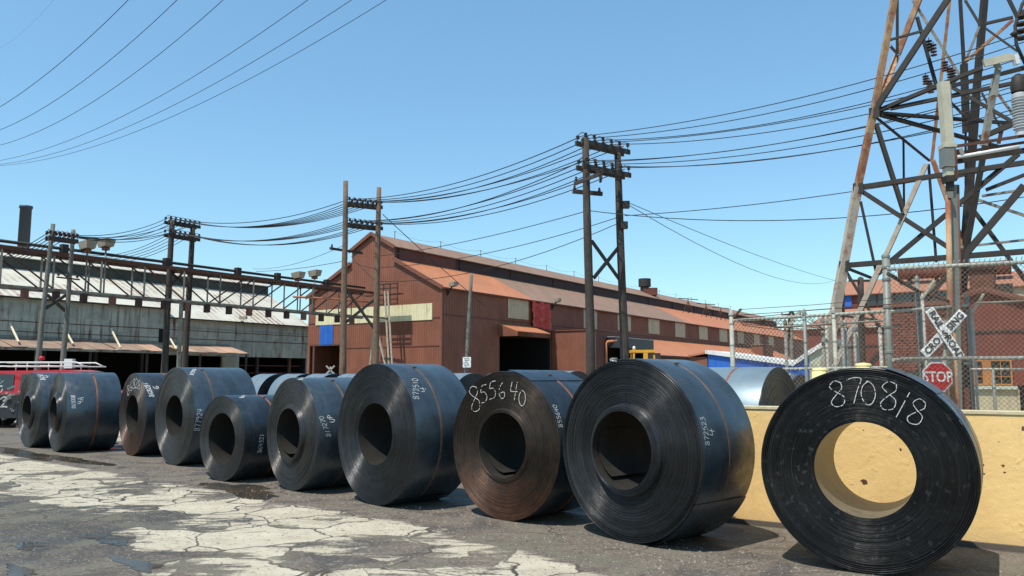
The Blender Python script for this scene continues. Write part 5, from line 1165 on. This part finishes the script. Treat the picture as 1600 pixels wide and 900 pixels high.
# lower roof and wall in front
LA = 68.0; qe = Ua(1258, 512, LA); lb0 = ab(qe)[1]; zl = ab(qe)[2]; qt = Ua(1275, 485, FA-.3); zt_ = ab(qt)[2]
x = lb0
while x < 20:
    mb = MB(); c = [P(LA-.3,x,zl),P(LA-.3,x+3.4,zl),P(FA-.15,x+3.4,zt_),P(FA-.15,x,zt_)]; mb.hexa([v-Vector((0,0,.1)) for v in c]+c); mb.build('roof_panel', M['dustyroof'] if x < -9 else M['trim'], r1b); x += 3.45
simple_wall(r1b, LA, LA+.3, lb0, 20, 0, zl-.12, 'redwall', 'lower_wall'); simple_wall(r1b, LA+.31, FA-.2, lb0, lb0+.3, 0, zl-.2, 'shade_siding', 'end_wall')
simple_wall(r1b, FA+.0, FA+.3, fb0, 25, zt_-.2, 6.95, 'siding', 'upper_wall')
dk = empty('roof_duct', P(FA+3, -4, 11), 'fat rust red duct lying along the roof of the far mill', 'duct')
p, q = Uy(1404, 428, 74), None; p = Ua(1404, 427, FA+2); q = Ua(1580, 417, FA+2); mb = MB(); mb.tube([p, q], .62, 16); mb.build('duct_pipe', M['trim'], dk)
for t in (.1,.35,.6,.85): c = p.lerp(q, t); A, B, Z = ab(c); simple_wall(dk, A-.3, A+.3, B-.15, B+.15, Z-1.2, Z-.55, 'darksteel', 'saddle')
# red gable shed with orange windows
GA_ = 33.0
def g2(x, y): q = Ua(x, y, GA_); return ab(q)[1:]
rs = empty('red_shed', Ua(1555, 600, GA_)*1.0, 'red gabled shed with orange framed windows and beige base at right', 'shed'); rs.location.z = 0
apx = g2(1537,456); le = g2(1511,464); re_ = (apx[0]+(apx[0]-le[0])*3.2, apx[1]-(apx[1]-le[1])*3.2)
re_ = g2(1597,470); slope_r = (apx[1]-re_[1])/(re_[0]-apx[0]); bend = g2(1690,500)[0]
mb = MB(); pts = [(le[0],1.45),(bend,1.45),(bend,apx[1]-slope_r*(bend-apx[0])),apx,le]
# wall around the window strip: window zone between z 1.45 and 2.55
wz0, wz1 = g2(1550,602)[1], g2(1550,562)[1]; w0, w1 = g2(1519,580)[0], g2(1583,580)[0]
gpts = lambda P_: [P(GA_, b, z) for b, z in P_]
for poly in ([(le[0],wz1),(bend,wz1),(bend,apx[1]-slope_r*(bend-apx[0])),apx,le], [(w1,wz0),(bend,wz0),(bend,wz1),(w1,wz1)], [(le[0],wz0),(w0,wz0),(w0,wz1),(le[0],wz1)]):
    mb.poly(gpts(poly))
mb.build('gable_wall', M['redwall'], rs)
mb = MB(); x = le[0]+.15
while x < bend: mb.abox(GA_-.025, GA_-.001, x, x+.05, wz1+.02, (apx[1]-slope_r*abs(x-apx[0]) if x > apx[0] else le[1]+(apx[1]-le[1])*(x-le[0])/(apx[0]-le[0]))-.1); x += .3
mb.build('siding_rib', M['redwall'], rs, kind='stuff')
mb = MB(); mb.abox(GA_-.04, GA_-.026, le[0], bend, wz1+.95, wz1+1.02); mb.build('lap_joint', M['darksteel'], rs)
mb = MB(); mb.beam(P(GA_-.1, le[0]-.1, le[1]+.05), P(GA_-.1, apx[0], apx[1]+.08), .1, .18); mb.beam(P(GA_-.1, apx[0], apx[1]+.08), P(GA_-.1, bend, apx[1]-slope_r*(bend-apx[0])+.05), .1, .18); mb.build('rake_trim', M['trim'], rs)
mb = MB()
for (b0_, z0_), (b1_, z1_) in (((le[0]-.15, le[1]), apx), (apx, (bend, apx[1]-slope_r*(bend-apx[0])))):
    mb.hexa([P(GA_-.15,b0_,z0_),P(GA_-.15,b1_,z1_),P(GA_+12,b1_,z1_),P(GA_+12,b0_,z0_),P(GA_-.15,b0_,z0_+.06),P(GA_-.15,b1_,z1_+.06),P(GA_+12,b1_,z1_+.06),P(GA_+12,b0_,z0_+.06)])
mb.build('roof', M['orange'], rs); simple_wall(rs, GA_+.01, GA_+12, le[0], le[0]+.2, 0, le[1]-.05, 'redwall', 'side_wall')
simple_wall(rs, GA_-.08, GA_+.2, le[0], g2(1592,600)[0], 0, wz0-.14, 'beigewall', 'base_wall'); simple_wall(rs, GA_-.2, GA_+.2, le[0], g2(1590,600)[0], wz0-.135, wz0-.02, 'greenish', 'ledge'); simple_wall(rs, GA_-.05, GA_+.2, g2(1592.5,600)[0], bend, 0, wz0-.02, 'black', 'dark_opening')
def window(b0_, b1_, z0_, z1_, nc, nr):
    f = MB(); t = .055
    f.abox(GA_-.06, GA_+.03, b0_, b1_, z0_, z0_+t); f.abox(GA_-.06, GA_+.03, b0_, b1_, z1_-t, z1_); f.abox(GA_-.06, GA_+.03, b0_, b0_+t, z0_+t, z1_-t); f.abox(GA_-.06, GA_+.03, b1_-t, b1_, z0_+t, z1_-t)
    wf = f.build('window', M['orangetrim'], rs)
    for i in range(1, nc): x_ = b0_+(b1_-b0_)*i/nc; g = MB(); g.abox(GA_-.045, GA_+.01, x_-.014, x_+.014, z0_+t, z1_-t); g.build('glazing_bar', M['orangetrim'], wf)
    for j in range(1, nr): z_ = z0_+(z1_-z0_)*j/nr; g = MB(); g.abox(GA_-.04, GA_+.008, b0_+t, b1_-t, z_-.013, z_+.013); g.build('glazing_bar', M['orangetrim'], wf)
    for i in range(nc):
        for j in range(nr):
            g = MB(); xa = b0_+(b1_-b0_)*i/nc+.03; xb = b0_+(b1_-b0_)*(i+1)/nc-.03; za_ = z0_+(z1_-z0_)*j/nr+.025; zb2 = z0_+(z1_-z0_)*(j+1)/nr-.025
            g.abox(GA_+.015, GA_+.03, xa, xb, za_, zb2); g.build('pane', M['glass'], wf)
wm_ = g2(1541,580)[0]; window(w0+.02, wm_-.06, wz0, wz1, 1, 3); window(wm_+.1, w1-.02, wz0, wz1, 2, 3)
simple_wall(rs, GA_-.05, GA_+.03, wm_-.055, wm_+.095, wz0, wz1, 'orangetrim', 'window_mullion')
simple_wall(rs, GA_+.2, GA_+.3, w0-.3, w1+.3, wz0-.1, wz1+.1, 'black', 'dark_room')
vc = empty('roof_vent', P(GA_+3.5, ab(Ua(1536,450,GA_+3.5))[1], 6), 'square dark ventilator on the ridge of the red shed', 'ventilator')
A, B, Z = ab(Ua(1536, 452, GA_+3.5)); mb = MB(); mb.abox(A-.45, A+.45, B-.42, B+.42, Z-.15, Z+.72); mb.build('housing', M['rust'], vc); mb = MB(); mb.abox(A-.55, A+.55, B-.5, B+.5, Z+.725, Z+.82); mb.build('lid', M['darksteel'], vc)
mb = MB(); mb.abox(A-.3, A+.3, B+.45, B+1.0, Z-.35, Z+.15); mb.build('side_housing', M['darksteel'], vc)
# brick building between the gate pole and the shed: individual bricks proud of the mortar
KA = 34.5; kb0 = ab(Ua(1392,500,KA))[1]; kb1 = ab(Ua(1509,500,KA))[1]; kz = ab(Ua(1392,481,KA))[2]
bk = empty('brick_building', P(KA, (kb0+kb1)/2, 0), 'dark red brick building between the gate pole and the red shed', 'building')
simple_wall(bk, KA, KA+6, kb0, kb1, 0, kz, 'mortar', 'wall'); simple_wall(bk, KA-.12, KA+6.1, kb0-.1, kb1, kz+.01, kz+.18, 'trim', 'parapet')
random.seed(31); mb = MB(); z = .04; row = 0
while z < kz-.05:
    x = kb0-(.17 if row % 2 else 0)
    while x < kb1:
        if random.random() < .985: d_ = random.uniform(.012, .035); mb.abox(KA-d_, KA-.0005, max(x, kb0)+.01, min(x+.25, kb1)-.01, z, z+.085)
        x += .27
    z += .105; row += 1
mb.build('brick', M['brick'], bk, kind='stuff')
for (x, y) in ((1402, 588), (1432, 600)):
    A, B, Z = ab(Ua(x, y, KA)); simple_wall(bk, KA-.06, KA-.036, B-.5, B+.4, .8, 2.0, 'glass', 'window')
# blue shed and green shed with white rakes
def rake_shed(px0, y0, px1, y1, a, m1, label, nm, deep=8, cheek=None):
    A_, B_ = ab(Ua(px0, y0, a)), ab(Ua(px1, y1, a)); r = empty(nm, P(a, (A_[1]+B_[1])/2, 0), label, 'shed'); mb = MB()
    f = [P(a, A_[1], 0), P(a, B_[1], 0), P(a, B_[1], B_[2]), P(a, A_[1], A_[2])]; dv = Vector((AX[0],AX[1],0))*deep; mb.poly(f); k_ = [v+dv for v in f]; mb.poly(k_[::-1]); mb.poly([f[0],k_[0],k_[3],f[3]]); mb.poly([f[1],f[2],k_[2],k_[1]])
    mb.build('wall', M[m1], r); mb = MB(); o = Vector((0,0,.02)); w = Vector((AX[0],AX[1],0))*(-.2)
    e = (f[2]-f[3])*.02; c = [f[3]+w-e, f[2]+w+e, k_[2]+e, k_[3]-e]; mb.hexa([v+o for v in c]+[v+o+Vector((0,0,.28)) for v in c]); mb.build('roof', M['whitepaint'], r); return r
rake_shed(1106, 553.5, 1246, 573, 60.0, 'blue', 'blue sheet shed with a white roof edge sloping right, before the mill', 'blue_shed')
rake_shed(1264, 556, 1297, 536, 50.0, 'greenish', 'pale green shed with a white sloping roof edge behind the lower fence', 'green_shed', 6)
rake_shed(1240, 573, 1263.5, 556.5, 50.1, 'blue', 'blue shed end joined to the left of the pale green shed', 'blue_shed', 6)
sb = empty('brown_shed', P(61, -34, 0), 'small brown gabled lean-to left of the blue shed', 'shed'); A_ = ab(Ua(1078,558,60.5)); B_ = ab(Ua(1105,553,60.5)); simple_wall(sb, 60.5, 66, A_[1], B_[1], 0, A_[2]-.0, 'siding')
mb = MB(); c = [P(60.3, A_[1]-.1, A_[2]), P(60.3, B_[1]+.05, B_[2]+.02), P(66, B_[1]+.05, B_[2]+.02), P(66, A_[1]-.1, A_[2])]; mb.hexa([v+Vector((0,0,.01)) for v in c]+[v+Vector((0,0,.15)) for v in c]); mb.build('roof', M['orange'], sb)

# ================================================================ SMALL POLES, BOLLARDS
def upole(px0, y0, px1, y1, D, r, mat, label, arms=(), cat='utility pole'):
    t, b = pole_pts(px0, y0, px1, y1, D); r_ = empty('utility_pole', b, label, cat); pole_mesh('pole', t, b, r*1.15, r*.85, M[mat], r_)
    for (y, w) in arms:
        c = t+Vector((0,0,-(y-y0)*D/F)); mb = MB(); mb.beam(c-Vector((w/2,.1,0)), c+Vector((w/2,-.1,0)), .1, .14); mb.build('crossarm', M['wooddark'], r_)
        for s in (-.45, 0, .45): mb = MB(); mb.lathe([(.02,0),(.08,.08),(.08,.16),(0,.2)], c+Vector((s*w,0,.07)), n=7, smooth=False); mb.build('insulator', M['porcelain'], r_)
    return r_
lp = upole(737, 429, 728.5, 576, 66, .17, 'woodgrey', 'grey leaning pole with a white notice before the shaded mill side')
q = Uy(729.5, 566, 65.7); mb = MB(); mb.box(q.x-.33, q.x+.33, q.y-.04, q.y, q.z-.42, q.z+.42); mb.build('notice', M['signwhite'], lp)
mb = MB()
for k in range(5): mb.box(q.x-.2, q.x+.2-.06*(k % 3), q.y-.05, q.y-.041, q.z+.26-.14*k, q.z+.3-.14*k)
mb.build('notice_print', M['darkplastic'], lp)
upole(1344.5, 434, 1347, 560, 48, .2, 'wooddark', 'dark pole with a small crossarm before the far mill', ((439, 1.5),))
upole(1236, 487, 1237, 560, 95, .22, 'beamgrey', 'thin grey pole beyond the far end of the brown mill', ((492,2.4),))
for k, (x, y, D) in enumerate([(1075,466,130),(1103,474,140),(1126,480,150)]):
    t = Uy(x, y, D); r_ = empty('roof_frame', Uy(x, y+24, D), ['wire frame mast on the mill roof nearest the ventilator drum', 'middle wire frame mast on the mill roof', 'farthest wire frame mast on the mill roof'][k], 'mast', 'wire frame masts on the mill roof')
    mb = MB(); mb.tube([t-Vector((0,0,2.4)), t], .09, 6); mb.build('mast', M['rust'], r_); mb = MB(); mb.beam(t-Vector((1.6,0,0)), t+Vector((1.6,0,-.25)), .12); mb.build('crossarm', M['darksteel'], r_)
    mb = MB(); mb.beam(t-Vector((.9,0,2.4)), t-Vector((0,0,.4)), .08); mb.beam(t+Vector((.9,0,-2.6)), t-Vector((0,0,.4)), .08); mb.build('stay', M['rust'], r_)
bp = empty('bent_pipe', Uy(1236, 520, 60), 'dark hooked vent pipe above the lower fence', 'pipe'); mb = MB(); mb.tube([Uy(1233,530,60), Uy(1233,492,60), Uy(1235,487,60), Uy(1238,487,60), Uy(1240,492,60), Uy(1240,503,60)], .09, 7); mb.build('pipe', M['darksteel'], bp)
for k, (px, yt_, D, r, mt, lab) in enumerate([(1281,580,13.2,.125,'paleyellow','pale yellow bollard behind the left shoulder of the nearest coil'),(1349,573,11.6,.11,'paleyellow','pale yellow bollard cap just over the top of the nearest coil'),(1230,588,14.2,.07,'palesteel','short weathered post between the pale coil and the fence')]):
    t = Uy(px, yt_, D); r_ = empty('bollard', (t.x, D, 0), lab, 'bollard'); mb = MB(); mb.tube([(t.x, D, 0), (t.x, D, t.z)], r, 16)
    mb.lathe([(r,0),(r*1.04,.01),(r*.9,.045),(0,.06)], (t.x, D, t.z), n=16); mb.build('tube', M[mt], r_)
# far small crossbuck over the back coils
q = Uy(516, 578, 50); cbk = empty('railroad_sign', (q.x, 50, 0), 'tiny far white X crossing sign before the mill door', 'sign')
for s in (1, -1): mb = MB(); mb.beam(q+Vector((-.26*s,0,-.26)), q+Vector((.26*s,0,.26)), .03, .09, side=(0,1,0)); mb.build('blade', M['silver'], cbk)
mb = MB(); mb.tube([(q.x,50.1,0),(q.x,50.1,q.z+.2)], .05, 6); mb.build('post', M['beamgrey'], cbk)

# ================================================================ RED SUV at far left
def suv():
    D = 31.0; x1 = Uy(204, 600, D).x; xr = x1-5.1; g = empty('red_suv', ((x1+xr)/2, D, 0), 'red sport utility vehicle with a white roof rack behind the farthest left coils', 'car')
    X = lambda t: xr+t*5.1
    half = .95
    prof = [(.0,.45),(.0,1.15),(.02,1.9),(.06,2.0),(.62,2.04),(.70,1.98),(.80,1.28),(.985,1.18),(1.0,.9),(1.0,.45)]
    mb = MB()
    def side(y): return [Vector((X(t), y+(0 if z < 1.25 else (.1 if y < D else -.1)*(z-1.25)), z)) for t, z in prof]
    A_, B_ = side(D-half), side(D+half); mb.poly(A_); mb.poly(B_[::-1])
    for i in range(len(prof)): mb.poly([A_[i], B_[i], B_[(i+1) % len(prof)], A_[(i+1) % len(prof)]])
    mb.build('body', M['redpaint'], g)
    for (t0, t1, z0, z1) in [(.03,.235,1.32,1.88),(.285,.46,1.32,1.88),(.485,.66,1.32,1.9)]:
        mb = MB(); y0, y1 = D-half+.1*(z0-1.25)-.012, D-half+.1*(z1-1.25)-.012
        tt = t1 if t1 < .6 else t1+.07; mb.hexa([(X(t0),y0,z0),(X(tt),y0,z0),(X(tt),y0+.02,z0),(X(t0),y0+.02,z0),(X(t0),y1,z1),(X(t1),y1,z1),(X(t1),y1+.02,z1),(X(t0),y1+.02,z1)]); mb.build('side_window', M['glass'], g)
    mb = MB(); mb.hexa([(X(.715),D-.78,1.95),(X(.8),D-.86,1.32),(X(.8),D+.86,1.32),(X(.715),D+.78,1.95),(X(.722),D-.78,1.97),(X(.808),D-.86,1.33),(X(.808),D+.86,1.33),(X(.722),D+.78,1.97)]); mb.build('windscreen', M['glass'], g)
    mb = MB(); mb.box(X(.01), X(.99), D-half-.03, D-half-.002, .45, .82); mb.build('side_cladding', M['darkplastic'], g)
    mb = MB(); mb.box(X(-.02), X(.0)-.001, D-half, D+half, .45, .75); mb.box(X(1.0)+.001, X(1.02), D-half, D+half, .45, .75); mb.build('bumper', M['darkplastic'], g)
    for t in (.19, .81):
        for s in (-1, 1):
            yc = D+s*(half-.06); mb = MB(); mb.lathe([(.2,-.12),(.36,-.12),(.39,-.08),(.39,.08),(.36,.12),(.2,.12)], (X(t), yc, .39), 'Y', 24); w = mb.build('wheel', M['tyre'], g)
            mb = MB(); mb.lathe([(0,-.11),(.2,-.1),(.21,.1),(0,.1)], (X(t), yc, .39), 'Y', 16, smooth=False); mb.build('rim', M['silver'], w)
    mb = MB()
    for s in (-.7, .7):
        mb.tube([(X(-.02), D+s, 2.32), (X(.66), D+s, 2.32), (X(.72), D+s, 2.18)], .03, 6); mb.tube([(X(-.02), D+s, 2.17), (X(.74), D+s, 2.17)], .025, 6)
        for t in (.05, .3, .55): mb.tube([(X(t), D+s, 2.0), (X(t), D+s, 2.32)], .02, 5)
    for t in (.0, .2, .4, .6): mb.tube([(X(t), D-.7, 2.2), (X(t), D+.7, 2.2)], .02, 5)
    mb.build('roof_rack', M['whitepaint'], g)
    mb = MB(); mb.tube([(X(.3), D+.2, 2.04), (X(.3), D+.2, 2.5)], .012, 4); mb.lathe([(0,0),(.09,.02),(.1,.12),(0,.16)], (X(.3), D+.2, 2.42), n=10); mb.build('beacon', M['signred'], g)
    mb = MB(); mb.box(X(.57), X(.63), D-.72, D-.5, 2.1, 2.45); mb.build('rack_box', M['whitepaint'], g)
    mb = MB(); c = Vector((X(.13), D-half-.0, 1.62))
    for k in range(4):
        mb.tube([(X(.05)+.14*k, D-.925, 1.5), (X(.05)+.14*k+.1, D-.915, 1.6), (X(.05)+.14*k+.16, D-.9, 1.72-.02*k)], .022, 4)
    mb.beam((X(.05), D-.94, 1.44), (X(.16), D-.94, 1.44), .02, .05); mb.build('window_sticker', M['chalk'], g)
    mb = MB(); mb.box(X(.98), X(1.003), D-.85, D-.5, .85, 1.05); mb.box(X(.98), X(1.003), D+.5, D+.85, .85, 1.05); mb.build('headlight', M['lens'], g)
suv()
# dark crate of scrap with a chalked 2 before the SUV
D = 28.5; c = Uy(14, 620, D); sc = empty('scrap_bin', (c.x-.2, D, 0), 'dark bin marked 2 holding glinting scrap, before the red vehicle', 'bin')
x0 = Uy(-40,620,D).x; x1 = Uy(34,620,D).x; mb = MB()
mb.box(x0, x1, D, D+1.4, .35, 1.15); mb.build('bin_body', M['darkplastic'], sc)
mb = MB()
s = smooth_poly(GL['2'][0]); ribbon(mb, [(Uy(2,620,D).x+u*.4, D-.008, .72+v*.36) for u, v in s], [(0,-1,0)]*len(s), .05, random.Random(4), 0)
mb.build('chalk_number', M['chalk'], sc)
random.seed(9); mb = MB()
for k in range(46):
    p_ = Vector((random.uniform(x0+.3, x1+.5), D+random.uniform(-.15,.6), random.uniform(.55, 1.35))); dv = Vector((random.uniform(-.3,.3), random.uniform(-.2,.2), random.uniform(-.14,.14))); mb.beam(p_, p_+dv, random.uniform(.02,.05), random.uniform(.02,.07))
mb.build('scrap_metal', M['silver'], sc, kind='stuff')
for k in (0, 1): mb = MB(); mb.box(x0+k*(x1-x0-.2), x0+k*(x1-x0-.2)+.2, D+.1, D+1.3, 0, .34); mb.build('foot', M['rust'], sc)
# yellow lift truck by the annexe
D = 62; c = Uy(1004, 560, D); lf = empty('lift_truck', (c.x, D, 0), 'yellow lift truck by the annexe door, only its cab showing over the coil', 'lift truck')
x, w = c.x, .9; mb = MB(); zt = Uy(1000, 547, D).z
mb.box(x-1.2, x+1.2, D-.8, D+.8, .5, 1.7); mb.build('body', M['yellowmach'], lf)
for s in (-1, 1):
    for t in (-1, 1): mb = MB(); mb.beam((x+s*.85, D+t*.7, 1.7), (x+s*.75, D+t*.65, zt-.2), .13); mb.build('cab_post', M['yellowmach'], lf)
mb = MB(); mb.box(x-.95, x+.9, D-.75, D+.75, zt-.2, zt); mb.build('cab_roof', M['yellowmach'], lf)
mb = MB(); mb.box(x-.05, x+.28, D-.74, D-.66, 1.8, zt-.2); mb.build('mast_cover', M['yellowmach'], lf); mb = MB(); mb.box(x+.35, x+1.25, D-.72, D-.6, 2.3, zt-.25); mb.build('guard', M['darksteel'], lf)
mb = MB(); mb.lathe([(0,0),(.12,0),(.1,.25),(0,.3)], (x-.7, D-.4, zt), n=10); mb.build('beacon', M['whitepaint'], lf)
for s in (-.8, .8):
    for t in (-.75, .75): mb = MB(); mb.lathe([(.0,-.15),(.45,-.15),(.45,.15),(0,.15)], (x+s, D+t, .45), 'Y', 20, smooth=False); mb.build('wheel', M['tyre'], lf)
